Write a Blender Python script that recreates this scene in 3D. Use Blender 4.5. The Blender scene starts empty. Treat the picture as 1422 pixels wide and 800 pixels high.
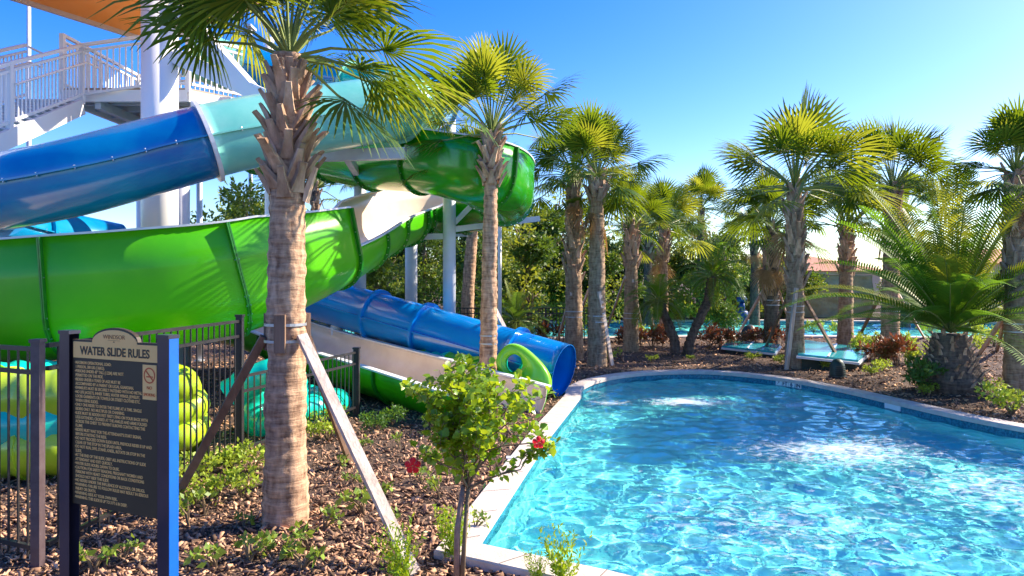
import bpy, math, random
import numpy as np
from mathutils import Vector, Matrix, noise
random.seed(7); RNG = np.random.default_rng(11)
PI = math.pi
S = bpy.context.scene; COL = S.collection
F = 960.0; CX = 711.0; HY = 384.0; EYE = 2.1
def at(px, py, d):            # pixel + real distance -> place in the world
    return Vector(((px-CX)/F*d, d, EYE-(py-HY)/F*d))
def gp(px, py, z=0.0):        # pixel on a level z
    d = F*(EYE-z)/(py-HY); return at(px, py, d)
# ------------------------------------------------------------------ materials
MATS = {}
def nt(name):
    m = bpy.data.materials.new(name); m.use_nodes = True
    n = m.node_tree; n.nodes.clear()
    o = n.nodes.new('ShaderNodeOutputMaterial'); MATS[name] = m
    return m, n, o
def mat(name, c1, c2=None, scale=3.0, rough=0.5, spec=0.5, bump=0.0, bscale=20.0, coat=0.0, metal=0.0, stretch=(1,1,1),
        transl=0.0, tcol=None, island=0.0, emis=None, contrast=(0.35,0.65), detail=6, bdist=0.02):
    m, n, o = nt(name)
    N = n.nodes.new; L = n.links.new
    b = N('ShaderNodeBsdfPrincipled')
    b.inputs['Roughness'].default_value = rough; b.inputs['Specular IOR Level'].default_value = spec
    b.inputs['Metallic'].default_value = metal; b.inputs['Coat Weight'].default_value = coat; b.inputs['Coat Roughness'].default_value = .08
    tc = N('ShaderNodeTexCoord'); mp = N('ShaderNodeMapping'); mp.inputs['Scale'].default_value = stretch
    L(tc.outputs['Object'], mp.inputs['Vector'])
    col = None
    if c2 is not None:
        nz = N('ShaderNodeTexNoise'); nz.inputs['Scale'].default_value = scale; nz.inputs['Detail'].default_value = detail
        nz.inputs['Roughness'].default_value = .6
        L(mp.outputs[0], nz.inputs['Vector'])
        r = N('ShaderNodeValToRGB'); r.color_ramp.elements[0].position = contrast[0]; r.color_ramp.elements[1].position = contrast[1]
        r.color_ramp.elements[0].color = (*c1, 1); r.color_ramp.elements[1].color = (*c2, 1)
        L(nz.outputs['Fac'], r.inputs['Fac']); col = r.outputs['Color']
    if island:
        g = N('ShaderNodeNewGeometry'); hs = N('ShaderNodeHueSaturation')
        mr = N('ShaderNodeMapRange'); mr.inputs['To Min'].default_value = 1-island; mr.inputs['To Max'].default_value = 1+island
        L(g.outputs['Random Per Island'], mr.inputs['Value']); L(mr.outputs[0], hs.inputs['Value'])
        if col: L(col, hs.inputs['Color'])
        else: hs.inputs['Color'].default_value = (*c1, 1)
        col = hs.outputs['Color']
    if col: L(col, b.inputs['Base Color'])
    else: b.inputs['Base Color'].default_value = (*c1, 1)
    if bump:
        bn = N('ShaderNodeTexNoise'); bn.inputs['Scale'].default_value = bscale; bn.inputs['Detail'].default_value = 5
        L(mp.outputs[0], bn.inputs['Vector'])
        bp = N('ShaderNodeBump'); bp.inputs['Strength'].default_value = bump; bp.inputs['Distance'].default_value = bdist
        L(bn.outputs['Fac'], bp.inputs['Height']); L(bp.outputs[0], b.inputs['Normal'])
    out = b.outputs[0]
    if transl:
        t = N('ShaderNodeBsdfTranslucent'); mx = N('ShaderNodeMixShader'); mx.inputs[0].default_value = transl
        if tcol: t.inputs['Color'].default_value = (*tcol, 1)
        L(out, mx.inputs[1]); L(t.outputs[0], mx.inputs[2]); out = mx.outputs[0]
    L(out, o.inputs['Surface'])
    return m
white = mat('white_paint', (.82,.81,.80), (.86,.84,.81), 2, .35, bump=.05)
greywht = mat('galvanised_grey_paint', (.50,.53,.60), (.60,.62,.66), 3, .45)
greenA = mat('green_fibreglass', (.06,.40,.001), (.10,.47,.002), .9, .33, spec=.3, coat=.18, bump=.25, bscale=3.0, bdist=.012)
greenC = mat('shaded_green_fibreglass', (.010,.25,.004), (.02,.32,.006), .9, .22, coat=.4, bump=.25, bscale=3, bdist=.01)  # slide green darkened for the upper run, its shade put into the colour
greenB = mat('lime_green_fibreglass', (.20,.62,.008), (.26,.70,.015), 1.2, .32, coat=.4, bump=.3, bscale=5, bdist=.01)
flangeG = mat('dark_green_flange', (.01,.17,.01), (.02,.24,.012), 6, .35, coat=.2)
beige = mat('beige_gelcoat', (.76,.60,.44), (.86,.71,.55), 2.0, .35, coat=.3, bump=.1, bscale=4)
rimM = mat('pale_grey_rim', (.68,.69,.72), (.76,.76,.78), 4, .4)
blueA = mat('blue_fibreglass', (.001,.15,.42), (.002,.28,.52), .8, .2, coat=.5, bump=.15, bscale=2.5, bdist=.01)
blueB = mat('bright_blue_fibreglass', (.001,.18,.60), (.002,.25,.68), 1.0, .2, coat=.5, bump=.15, bscale=2.5, bdist=.01)
tealA = mat('pale_teal_fibreglass', (.13,.52,.42), (.26,.63,.52), 1.6, .3, coat=.3, bump=.2, bscale=3, bdist=.01, contrast=(.3,.7), detail=8)
tealB = mat('teal_plastic', (.004,.54,.40), (.01,.64,.48), 1.4, .25, coat=.5, bump=.15, bscale=4, bdist=.01)
limeP = mat('yellow_green_plastic', (.42,.62,.015), (.50,.68,.03), 1.4, .3, coat=.4, bump=.15, bscale=4, bdist=.01)
seam = mat('seam_joint', (.02,.10,.10), (.06,.18,.16), 30, .5)
boltM = mat('bolt_steel', (.5,.55,.55), None, rough=.3, metal=.9)
black = mat('black_powder_coat', (.018,.016,.018), (.03,.027,.028), 8, .4)
brownm = mat('bronze_powder_coat', (.075,.05,.055), (.11,.08,.085), 12, .42)
wood = mat('weathered_lumber', (.34,.26,.21), (.74,.62,.53), 9, .8, bump=.5, bscale=30, stretch=(1,1,.12), contrast=(.3,.7))
woodD = mat('brown_lumber', (.13,.075,.045), (.27,.16,.10), 9, .8, bump=.5, bscale=30, stretch=(1,1,.12))
roofO = mat('orange_canopy', (.86,.50,.14), (.90,.57,.20), 1.5, .6, transl=.35, tcol=(.9,.45,.1))
concrete = mat('coping_concrete', (.50,.42,.36), (.66,.57,.50), 7, .8, bump=.3, bscale=50, contrast=(.3,.7), detail=10)
chipM = mat('mulch_chips', (.12,.05,.022), (.66,.40,.24), 9, .9, island=.8, contrast=(.3,.75))
soil = mat('dark_mulch_soil', (.035,.018,.012), (.20,.125,.085), 26, .95, bump=1.0, bscale=45, bdist=.05, detail=12, contrast=(.38,.66))
palmL = mat('fan_palm_leaf', (.025,.085,.010), (.065,.14,.014), 2.5, .5, spec=.3, transl=.30, tcol=(.30,.40,.01), island=.35)
palmY = mat('yellow_palm_leaf', (.12,.18,.012), (.20,.24,.02), 2.5, .5, spec=.3, transl=.36, tcol=(.48,.50,.03), island=.3)
dateL = mat('date_palm_leaf', (.05,.14,.01), (.11,.21,.014), 2.5, .6, spec=.25, transl=.38, tcol=(.22,.42,.02), island=.3)
petM = mat('palm_petiole', (.16,.22,.04), (.26,.30,.07), 3, .5)
deadL = mat('dry_palm_thatch', (.32,.17,.07), (.50,.30,.14), 5, .9, transl=.2, tcol=(.5,.3,.1))
boot = mat('palm_boot', (.24,.13,.07), (.72,.50,.34), 7, .85, bump=.6, bscale=35, stretch=(1,1,.3), island=.3)
def bark_mat(name, a, b):
    m, n, o = nt(name); N = n.nodes.new; L = n.links.new
    bs = N('ShaderNodeBsdfPrincipled'); bs.inputs['Roughness'].default_value = .9
    tc = N('ShaderNodeTexCoord'); mp = N('ShaderNodeMapping'); mp.inputs['Scale'].default_value = (2.2,2.2,16)
    L(tc.outputs['Object'], mp.inputs[0])
    z = N('ShaderNodeTexNoise'); z.inputs['Scale'].default_value = 2.2; z.inputs['Detail'].default_value = 9; z.inputs['Roughness'].default_value = .65
    L(mp.outputs[0], z.inputs['Vector'])
    mp2 = N('ShaderNodeMapping'); mp2.inputs['Scale'].default_value = (9,9,3); L(tc.outputs['Object'], mp2.inputs[0])
    z2 = N('ShaderNodeTexNoise'); z2.inputs['Scale'].default_value = 2; z2.inputs['Detail'].default_value = 6; L(mp2.outputs[0], z2.inputs['Vector'])
    ad = N('ShaderNodeMath'); ad.operation = 'ADD'; L(z.outputs['Fac'], ad.inputs[0]); L(z2.outputs['Fac'], ad.inputs[1])
    hf = N('ShaderNodeMath'); hf.operation = 'MULTIPLY'; hf.inputs[1].default_value = .5; L(ad.outputs[0], hf.inputs[0])
    r = N('ShaderNodeValToRGB'); e = r.color_ramp.elements
    e[0].position = .36; e[0].color = (*a, 1); e[1].position = .62; e[1].color = (*b, 1)
    L(hf.outputs[0], r.inputs[0]); L(r.outputs[0], bs.inputs['Base Color'])
    bp = N('ShaderNodeBump'); bp.inputs['Strength'].default_value = .9; bp.inputs['Distance'].default_value = .03
    L(hf.outputs[0], bp.inputs['Height']); L(bp.outputs[0], bs.inputs['Normal']); L(bs.outputs[0], o.inputs[0])
    return m
bark = bark_mat('sabal_bark', (.17,.085,.045), (.68,.43,.26))
barkG = bark_mat('grey_sabal_bark', (.16,.095,.05), (.50,.34,.21))
barkD = bark_mat('shaggy_dark_bark', (.045,.03,.022), (.22,.15,.10))
treeL = mat('evergreen_leaf', (.04,.10,.015), (.11,.19,.02), .8, .55, transl=.3, tcol=(.18,.28,.02), island=.45)
treeY = mat('sunlit_yellow_green_leaf', (.13,.19,.015), (.22,.27,.02), .8, .55, transl=.35, tcol=(.42,.45,.03), island=.4)
hibL = mat('hibiscus_leaf', (.12,.25,.012), (.24,.38,.02), 9, .35, transl=.38, tcol=(.50,.62,.02), island=.35)
lowL = mat('low_plant_leaf', (.10,.20,.02), (.24,.33,.05), 9, .5, transl=.3, tcol=(.4,.5,.05), island=.4)
limeL = mat('lime_groundcover_leaf', (.22,.34,.02), (.36,.44,.05), 9, .5, transl=.35, tcol=(.5,.6,.05), island=.35)
darkLf = mat('dark_shrub_leaf', (.03,.10,.015), (.07,.17,.02), 5, .45, transl=.3, tcol=(.2,.35,.03), island=.4)
redL = mat('croton_leaf', (.13,.025,.02), (.16,.14,.03), 14, .4, transl=.2, tcol=(.4,.10,.04), island=.5)
redF = mat('hibiscus_petal', (.92,.012,.03), (.85,.01,.02), 9, .5, transl=.3, tcol=(.9,.03,.05))
stemM = mat('plant_stem', (.14,.09,.05), (.24,.17,.09), 9, .8)
stucco = mat('stained_rock_wall', (.38,.25,.09), (.74,.54,.25), .55, .9, bump=.8, bscale=4, bdist=.08, contrast=(.3,.68), detail=9)
tileR = mat('terracotta_roof', (.40,.16,.09), (.55,.26,.15), 6, .8, bump=.6, bscale=12)
creamW = mat('cream_house_wall', (.70,.50,.30), (.76,.56,.35), 1, .8)
signB = mat('sign_face_dark_brown', (.035,.022,.010), (.045,.030,.014), 5, .55)
signT = mat('sign_cream', (.97,.53,.16), (.98,.57,.19), 3, .5)
signN = mat('sign_navy', (.020,.022,.045), (.035,.034,.06), 4, .3, coat=.3)
signBl = mat('sign_blue_side', (.002,.10,.46), (.003,.13,.52), 3, .4)
orangeP = mat('sign_orange_mark', (.62,.09,.015), None, rough=.5)
hatchM = mat('turquoise_panel', (.02,.34,.42), (.05,.44,.50), 2, .15, coat=.4)
speakerM = mat('dark_green_plastic', (.01,.03,.025), (.02,.05,.04), 9, .5, bump=.3)
tileD = mat('pool_waterline_tile', (.008,.10,.17), (.03,.24,.33), 30, .2, contrast=(.4,.6))
poolP = mat('pool_plaster', (.30,.92,.90), (.50,.97,.95), 3.5, .8, detail=8)
tileW = mat('white_marker_tile', (.75,.78,.78), None, rough=.3)
inkM = mat('marker_ink', (.01,.03,.08), None, rough=.5)
strapM = mat('steel_band', (.45,.45,.47), None, rough=.4, metal=.6)
glassB = mat('blue_plastic', (.01,.07,.25), None, rough=.4)
def water_mat(name, foam):
    m, n, o = nt(name); N = n.nodes.new; L = n.links.new
    g = N('ShaderNodeBsdfGlass'); g.inputs['IOR'].default_value = 1.33; g.inputs['Roughness'].default_value = 0.0
    g.inputs['Color'].default_value = (.66,.99,1,1)
    gb = N('ShaderNodeTexNoise'); gb.inputs['Scale'].default_value = 9; gb.inputs['Detail'].default_value = 3; tcb = N('ShaderNodeTexCoord'); L(tcb.outputs['Object'], gb.inputs['Vector'])
    bpw = N('ShaderNodeBump'); bpw.inputs['Strength'].default_value = .35; bpw.inputs['Distance'].default_value = .012; L(gb.outputs['Fac'], bpw.inputs['Height']); L(bpw.outputs[0], g.inputs['Normal'])
    out = g.outputs[0]
    if foam:
        tc = N('ShaderNodeTexCoord')
        tot = None
        for (x, y, rx, ry, a) in foam:
            mp = N('ShaderNodeMapping'); mp.vector_type = 'TEXTURE'; mp.inputs['Location'].default_value = (x,y,0); mp.inputs['Scale'].default_value = (rx,ry,100)
            L(tc.outputs['Object'], mp.inputs[0])
            gr = N('ShaderNodeTexGradient'); gr.gradient_type = 'SPHERICAL'; L(mp.outputs[0], gr.inputs[0])
            ml = N('ShaderNodeMath'); ml.operation = 'MULTIPLY'; ml.inputs[1].default_value = a; L(gr.outputs['Fac'], ml.inputs[0])
            if tot is None: tot = ml.outputs[0]
            else:
                s = N('ShaderNodeMath'); s.operation = 'MAXIMUM'; L(tot, s.inputs[0]); L(ml.outputs[0], s.inputs[1]); tot = s.outputs[0]
        mp = N('ShaderNodeMapping'); mp.inputs['Scale'].default_value = (1,1.6,1); L(tc.outputs['Object'], mp.inputs[0])
        nz = N('ShaderNodeTexNoise'); nz.inputs['Scale'].default_value = 8; nz.inputs['Detail'].default_value = 9; nz.inputs['Roughness'].default_value = .72; nz.inputs['Distortion'].default_value = .6
        L(mp.outputs[0], nz.inputs['Vector'])
        mu = N('ShaderNodeMath'); mu.operation = 'MULTIPLY_ADD'; mu.inputs[1].default_value = 1.0; mu.inputs[2].default_value = -.52
        L(nz.outputs['Fac'], mu.inputs[0])
        ad = N('ShaderNodeMath'); ad.operation = 'ADD'; L(mu.outputs[0], ad.inputs[0])
        sc = N('ShaderNodeMath'); sc.operation = 'MULTIPLY_ADD'; sc.inputs[1].default_value = .55; sc.inputs[2].default_value = -.17
        L(tot, sc.inputs[0]); L(sc.outputs[0], ad.inputs[1])
        mr = N('ShaderNodeMapRange'); mr.inputs['From Min'].default_value = 0; mr.inputs['From Max'].default_value = .22; mr.inputs['To Max'].default_value = .55
        L(ad.outputs[0], mr.inputs[0])
        d = N('ShaderNodeBsdfDiffuse'); d.inputs['Color'].default_value = (.88,.97,.96,1)
        mx = N('ShaderNodeMixShader'); L(mr.outputs[0], mx.inputs[0]); L(g.outputs[0], mx.inputs[1]); L(d.outputs[0], mx.inputs[2]); out = mx.outputs[0]
    L(out, o.inputs[0]); return m
# ------------------------------------------------------------------ objects
def tag(o, label=None, cat=None, group=None, kind=None):
    if label: o['label'] = label
    if cat: o['category'] = cat
    if group: o['group'] = group
    if kind: o['kind'] = kind
    return o
def empty(name, loc=(0,0,0), rz=0, label=None, cat=None, group=None):
    o = bpy.data.objects.new(name, None); COL.objects.link(o); o.location = loc; o.rotation_euler = (0,0,rz); o.empty_display_size = .2
    return tag(o, label, cat, group)
def link(name, me, parent=None, loc=None):
    o = bpy.data.objects.new(name, me); COL.objects.link(o)
    if parent: o.parent = parent
    if loc is not None: o.location = loc
    return o
def copy_tree(o, parent=None):
    c = o.copy(); COL.objects.link(c); c.parent = parent
    for ch in [x for x in list(KIDS.get(o.name, []))]: copy_tree(ch, c)
    return c
KIDS = {}
class MB:
    def __init__(s, off=(0,0,0)): s.v = []; s.f = []; s.n = 0; s.off = Vector(off)
    def add(s, V, Fc):
        s.v += [tuple(Vector(v)-s.off) for v in V]; s.f += [tuple(i+s.n for i in f) for f in Fc]; s.n += len(V)
    def box(s, a, b):
        x0,y0,z0 = a; x1,y1,z1 = b
        s.add([(x0,y0,z0),(x1,y0,z0),(x1,y1,z0),(x0,y1,z0),(x0,y0,z1),(x1,y0,z1),(x1,y1,z1),(x0,y1,z1)],
              [(0,3,2,1),(4,5,6,7),(0,1,5,4),(1,2,6,5),(2,3,7,6),(3,0,4,7)])
    def bar(s, p, q, w, h, up=(0,0,1), w2=None, h2=None):   # box section beam between points
        p = Vector(p); q = Vector(q); d = (q-p).normalized(); u = Vector(up)
        if abs(d.dot(u)) > .98: u = Vector((1,0,0))
        r = d.cross(u).normalized(); u = r.cross(d)
        w2 = w if w2 is None else w2; h2 = h if h2 is None else h2
        V = []
        for c, ww, hh in ((p,w,h),(q,w2,h2)):
            for a, b in ((-1,-1),(1,-1),(1,1),(-1,1)): V.append(c+r*a*ww/2+u*b*hh/2)
        s.add(V, [(3,2,1,0),(4,5,6,7),(0,1,5,4),(1,2,6,5),(2,3,7,6),(3,0,4,7)])
    def tube(s, pts, rad, n=8, cap=True, ref=(0,0,1)):
        pts = [Vector(p) for p in pts]; m = len(pts)
        if not hasattr(rad, '__len__'): rad = [rad]*m
        V = []; Fc = []; prev = None
        for i, p in enumerate(pts):
            t = (pts[min(i+1,m-1)]-pts[max(i-1,0)]).normalized()
            if prev is None:
                u = Vector(ref)
                if abs(t.dot(u)) > .95: u = Vector((1,0,0))
            else: u = prev
            r = t.cross(u).normalized(); u = r.cross(t); prev = u
            for k in range(n):
                a = 2*PI*k/n; V.append(p+(r*math.cos(a)+u*math.sin(a))*rad[i])
        for i in range(m-1):
            for k in range(n):
                k2 = (k+1) % n; Fc.append((i*n+k, i*n+k2, (i+1)*n+k2, (i+1)*n+k))
        if cap: Fc.append(tuple(range(n))[::-1]); Fc.append(tuple((m-1)*n+k for k in range(n)))
        s.add(V, Fc)
    def build(s, name, m, parent=None, smooth=False, loc=None):
        me = bpy.data.meshes.new(name); me.from_pydata(s.v, [], s.f); me.materials.append(m)
        if smooth: me.polygons.foreach_set('use_smooth', [True]*len(me.polygons))
        me.update()
        o = link(name, me, parent, loc if loc is not None else (s.off if (s.off.length and not parent) else None))
        if parent: KIDS.setdefault(parent.name, []).append(o)
        return o
def np_mesh(name, V, quads, m, smooth=False):
    me = bpy.data.meshes.new(name); V = np.asarray(V, dtype=np.float32).reshape(-1,3); Q = np.asarray(quads, dtype=np.int32)
    k = Q.shape[1]
    me.vertices.add(len(V)); me.vertices.foreach_set('co', V.ravel())
    me.loops.add(Q.size); me.loops.foreach_set('vertex_index', Q.ravel())
    me.polygons.add(len(Q)); me.polygons.foreach_set('loop_start', np.arange(0, Q.size, k, dtype=np.int32))
    if smooth: me.polygons.foreach_set('use_smooth', np.ones(len(Q), dtype=bool))
    me.materials.append(m); me.update(calc_edges=True); me.validate(); return me
def child(name, me, parent):
    o = link(name, me, parent); KIDS.setdefault(parent.name, []).append(o); return o
def catmull(P, n=10):
    P = [Vector(p) for p in P]; out = []
    Q = [P[0]*2-P[1]]+P+[P[-1]*2-P[-2]]
    for i in range(1, len(Q)-2):
        p0,p1,p2,p3 = Q[i-1:i+3]
        for k in range(n):
            t = k/n; out.append(.5*((2*p1)+(p2-p0)*t+(2*p0-5*p1+4*p2-p3)*t*t+(3*p1-3*p2+p3-p0)*t**3))
    out.append(P[-1]); return out
def resample(path, step):
    L = [0]
    for a, b in zip(path, path[1:]): L.append(L[-1]+(b-a).length)
    n = max(2, int(round(L[-1]/step))); out = []; j = 0
    for i in range(n+1):
        d = L[-1]*i/n
        while j < len(L)-2 and L[j+1] < d: j += 1
        t = (d-L[j])/max(1e-6, L[j+1]-L[j]); out.append(path[j].lerp(path[j+1], min(1,t)))
    return out
def frame(path, i):
    t = (path[min(i+1,len(path)-1)]-path[max(i-1,0)]).normalized()
    s = t.cross(Vector((0,0,1))).normalized(); u = s.cross(t); return t, s, u
def sweep(mb, path, prof, i0=0, i1=None, closed=True, caps=True):   # prof(i) -> [(side, up), ...]
    i1 = len(path)-1 if i1 is None else i1
    V = []; Fc = []; n = None
    for i in range(i0, i1+1):
        t, s, u = frame(path, i); pr = prof(i); n = len(pr)
        V += [path[i]+s*a+u*b for a, b in pr]
    for i in range(i1-i0):
        for k in range(n if closed else n-1):
            k2 = (k+1) % n; Fc.append((i*n+k, (i+1)*n+k, (i+1)*n+k2, i*n+k2))
    if caps and closed:
        h = n//2
        for base in (0, (i1-i0)*n):      # cap the U shaped shell by quads between outer and inner lines
            for k in range(h-1): Fc.append((base+k, base+k+1, base+n-2-k, base+n-1-k))
    mb.add(V, Fc)
# flume: U shaped shell, centre line = centre of the half circle
def uprof(w, hl, hr, t, lo, hi, vs=1.0):     # lo/hi shell radii factor offsets, open polyline from left rim to right rim
    pts = []
    def line(r):
        L = [(-r-.03*0, hl), (-r, hl*.5)]
        for k in range(15):
            a = PI+PI*k/14; L.append((math.cos(a)*r, math.sin(a)*r*vs))
        L += [(r, hr*.5), (r, hr)]
        return L
    return line(w+hi)+line(w+lo)[::-1]
def flume(root, path, w, hl, hr, gm, step_joint, i0, i1, flange_h=.055, bolts=True, rim_t=.05, skip=(), vs=1.0):
    """green outer shell, beige channel, pale rims, joint flanges as parts of root"""
    g = MB(); sweep(g, path, lambda i: uprof(w, hl(i), hr(i), 0, .012, .03, vs), i0, i1); g.build('outer_shell', gm, root, True)
    c = MB(); sweep(c, path, lambda i: uprof(w, hl(i), hr(i), 0, 0, .0115, vs), i0, i1); c.build('inner_channel', beige, root, True)
    for sgn, h in ((-1,hl),(1,hr)):
        r = MB(); sweep(r, path, lambda i: [(sgn*(w-.012), h(i)+.002), (sgn*(w+rim_t), h(i)+.002), (sgn*(w+rim_t), h(i)+.03), (sgn*(w-.012), h(i)+.03)], i0, i1)
        r.build('rim', rimM, root)
    j = i0
    js = list(range(i0, i1+1, step_joint))
    for j in js:
        if j in skip: continue
        t, s, u = frame(path, j); fm = MB()
        for dt in (-.022, .003):
            q = [path[j]+t*dt, path[j]+t*(dt+.019)]
            V = []; n = 0
            for c0 in q:
                pr = uprof(w, hl(j)-.004, hr(j)-.004, 0, .031, .031+flange_h, vs); n = len(pr)
                V += [c0+s*a+u*b for a, b in pr]
            Fc = [(k, (k+1)%n, n+(k+1)%n, n+k) for k in range(n)]
            h2 = n//2
            for base in (0, n):
                for k in range(h2-1): Fc.append((base+k, base+k+1, base+n-2-k, base+n-1-k))
            fm.add(V, Fc)
        fl = fm.build('joint_flange', flangeG, root)
        if bolts:
            b = MB()
            pr = uprof(w, hl(j), hr(j), 0, .02, .031+flange_h*.55); h2 = len(pr)//2
            for a, c1 in pr[1:h2:1]:
                o_ = path[j]+s*a+u*c1
                b.tube([o_-t*.034, o_+t*.034], .011, 6)
            b.build('bolt_row', boltM, fl)
def tube_run(root, path, r, segs, seam_mat=seam, joint=None, n=36, bolts=True, open_end=False, seam_on=True):
    """segs: list of (i0, i1, material)"""
    for (a, b, m) in segs:
        s_ = MB(); ring = [(math.cos(2*PI*k/n)*r, math.sin(2*PI*k/n)*r) for k in range(n)]
        ring2 = [(x*.975, y*.975) for x, y in ring]
        V = []; Fc = []
        for i in range(a, b+1):
            t, s, u = frame(path, i)
            V += [path[i]+s*x+u*y for x, y in ring]
            V += [path[i]+s*x+u*y for x, y in ring2]
        for i in range(b-a):
            for k in range(n):
                k2 = (k+1)%n; q = 2*n
                Fc.append((i*q+k, (i+1)*q+k, (i+1)*q+k2, i*q+k2)); Fc.append((i*q+n+k2, (i+1)*q+n+k2, (i+1)*q+n+k, i*q+n+k))
        for base in (0, (b-a)*2*n):
            for k in range(n): k2 = (k+1)%n; Fc.append((base+k, base+k2, base+n+k2, base+n+k))
        s_.add(V, Fc); so = s_.build('tube_section', m, root, True)
        if seam_on:
            for sgn in (-1, 1):
                q = MB(); sweep(q, path, lambda i: [(sgn*(r-.005), -.013), (sgn*(r+.05), -.013), (sgn*(r+.05), .013), (sgn*(r-.005), .013)], a, b, caps=False)
                q.build('side_seam', m, root)
            if bolts:
                q = MB()
                acc = 0
                for i in range(a, b):
                    if i % 3: continue
                    t, s, u = frame(path, i)
                    for sgn in (-1,1):
                        c = path[i]+s*sgn*(r+.03); q.tube([c-u*.03, c+u*.03], .012, 6)
                q.build('bolt_row', boltM, so)
    for (j, m) in (joint or []):
        t, s, u = frame(path, j); q = MB(); V = []; Fc = []
        for dt, rr in ((-.03, r-.004), (-.03, r+.075), (.03, r+.075), (.03, r-.004)):
            V += [path[j]+t*dt+(s*math.cos(2*PI*k/n)+u*math.sin(2*PI*k/n))*rr for k in range(n)]
        for a in range(3):
            for k in range(n): k2 = (k+1)%n; Fc.append((a*n+k, a*n+k2, (a+1)*n+k2, (a+1)*n+k))
        q.add(V, Fc); q.build('joint_flange', m, root)
# ------------------------------------------------------------------ camera, light, sky
cam = bpy.data.cameras.new('camera'); co = bpy.data.objects.new('camera', cam); COL.objects.link(co)
co.location = (0,0,EYE); co.rotation_euler = (PI/2,0,0); cam.sensor_width = 36; cam.lens = 36*F/1422; cam.shift_y = -16/1422
cam.clip_end = 2000; cam.clip_start = .05; S.camera = co
SUN = Vector((.94,.33,0)).normalized(); EL = math.radians(36)
sd = Vector((SUN.x*math.cos(EL), SUN.y*math.cos(EL), math.sin(EL)))
sl = bpy.data.lights.new('sun', 'SUN'); so_ = bpy.data.objects.new('sun', sl); COL.objects.link(so_)
sl.energy = 4.4; sl.angle = math.radians(.5); sl.color = (1,.87,.69); so_.rotation_euler = sd.to_track_quat('Z','Y').to_euler(); so_.location = (20,8,20)
sl.cycles.is_caustics_light = True
w = bpy.data.worlds.new('World'); S.world = w; w.use_nodes = True; wn = w.node_tree; wn.nodes.clear()
sk = wn.nodes.new('ShaderNodeTexSky'); sk.sky_type = 'NISHITA'; sk.sun_disc = False; sk.sun_elevation = EL
sk.sun_rotation = math.atan2(SUN.x, SUN.y); sk.air_density = 1.0; sk.dust_density = .8; sk.ozone_density = 4.0
hs = wn.nodes.new('ShaderNodeHueSaturation'); hs.inputs['Saturation'].default_value = 1.42; hs.inputs['Hue'].default_value = .522; hs.inputs['Value'].default_value = 1
bg = wn.nodes.new('ShaderNodeBackground'); bg.inputs['Strength'].default_value = .126; wo = wn.nodes.new('ShaderNodeOutputWorld')
wn.links.new(sk.outputs[0], hs.inputs['Color']); wn.links.new(hs.outputs[0], bg.inputs[0]); wn.links.new(bg.outputs[0], wo.inputs[0])
S.view_settings.view_transform = 'Standard'; S.view_settings.look = 'None'; S.view_settings.gamma = 1; S.view_settings.exposure = 1.42
cy = S.cycles; cy.use_denoising = True
try: cy.denoiser = 'OPENIMAGEDENOISE'
except Exception: pass
cy.max_bounces = 8; cy.diffuse_bounces = 3; cy.glossy_bounces = 4; cy.transmission_bounces = 6; cy.transparent_max_bounces = 8
cy.caustics_refractive = True; cy.caustics_reflective = False; cy.sample_clamp_indirect = 6; cy.blur_glossy = .5
# ------------------------------------------------------------------ pool, river, ground
def smooth_poly(pts, n=8):
    P = [Vector((*p,0)) for p in pts]; m = len(P); out = []
    for i in range(m):
        p0,p1,p2,p3 = P[(i-1)%m],P[i],P[(i+1)%m],P[(i+2)%m]
        for k in range(n):
            t = k/n; q = .5*((2*p1)+(p2-p0)*t+(2*p0-5*p1+4*p2-p3)*t*t+(3*p1-3*p2+p3-p0)*t**3); out.append((q.x,q.y))
    return out
# outer edge of the coping as seen: straight left side, sharp corner near the hibiscus, curved far side
curve = catmull([(1.18,12.15,0),(1.30,13.0,0),(1.72,13.9,0),(2.35,14.6,0),(3.2,15.05,0),(4.4,15.1,0),(5.45,14.2,0),(6.05,12.9,0),(6.4,11.5,0),(6.75,10.2,0),(7.35,8.9,0),(8.2,7.6,0),(8.7,6,0),(8.4,4.2,0),(7.2,2.6,0),(5.4,2.0,0),(4.0,2.75,0)], 7)
POOL = [(.66,4.86),(-.31,5.37),(.5,9.29),(1.05,11.6)]+[(p.x,p.y) for p in curve]
def inset(poly, d):      # positive d: outward
    n = len(poly); out = []
    A = sum(poly[i][0]*poly[(i+1)%n][1]-poly[(i+1)%n][0]*poly[i][1] for i in range(n)); sg = 1 if A > 0 else -1
    for i in range(n):
        a = Vector(poly[i-1]); b = Vector(poly[i]); c = Vector(poly[(i+1)%n])
        e1 = (b-a).normalized(); e2 = (c-b).normalized()
        n1 = Vector((e1.y,-e1.x))*sg; n2 = Vector((e2.y,-e2.x))*sg; m = (n1+n2); m.normalize()
        out.append(tuple(b+m*d/max(.5, m.dot(n1))))
    return out
def inside_mask(X, Y, poly):
    ins = np.zeros(X.shape, bool); n = len(poly)
    for i in range(n):
        x1,y1 = poly[i]; x2,y2 = poly[(i+1)%n]
        if y1 == y2: continue
        c = ((y1 > Y) != (y2 > Y)) & (X < (x2-x1)*(Y-y1)/(y2-y1)+x1); ins ^= c
    return ins
RIVER = [(-7,24.3),(-2,23.6),(3,23.9),(8,24.6),(14,24.0),(22,23.0),(30,21),(34,26),(26,30.2),(18,32),(10,33),(3,32),(-3,30.6),(-8,29.5)]
RIVER = smooth_poly(RIVER, 6)
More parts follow.
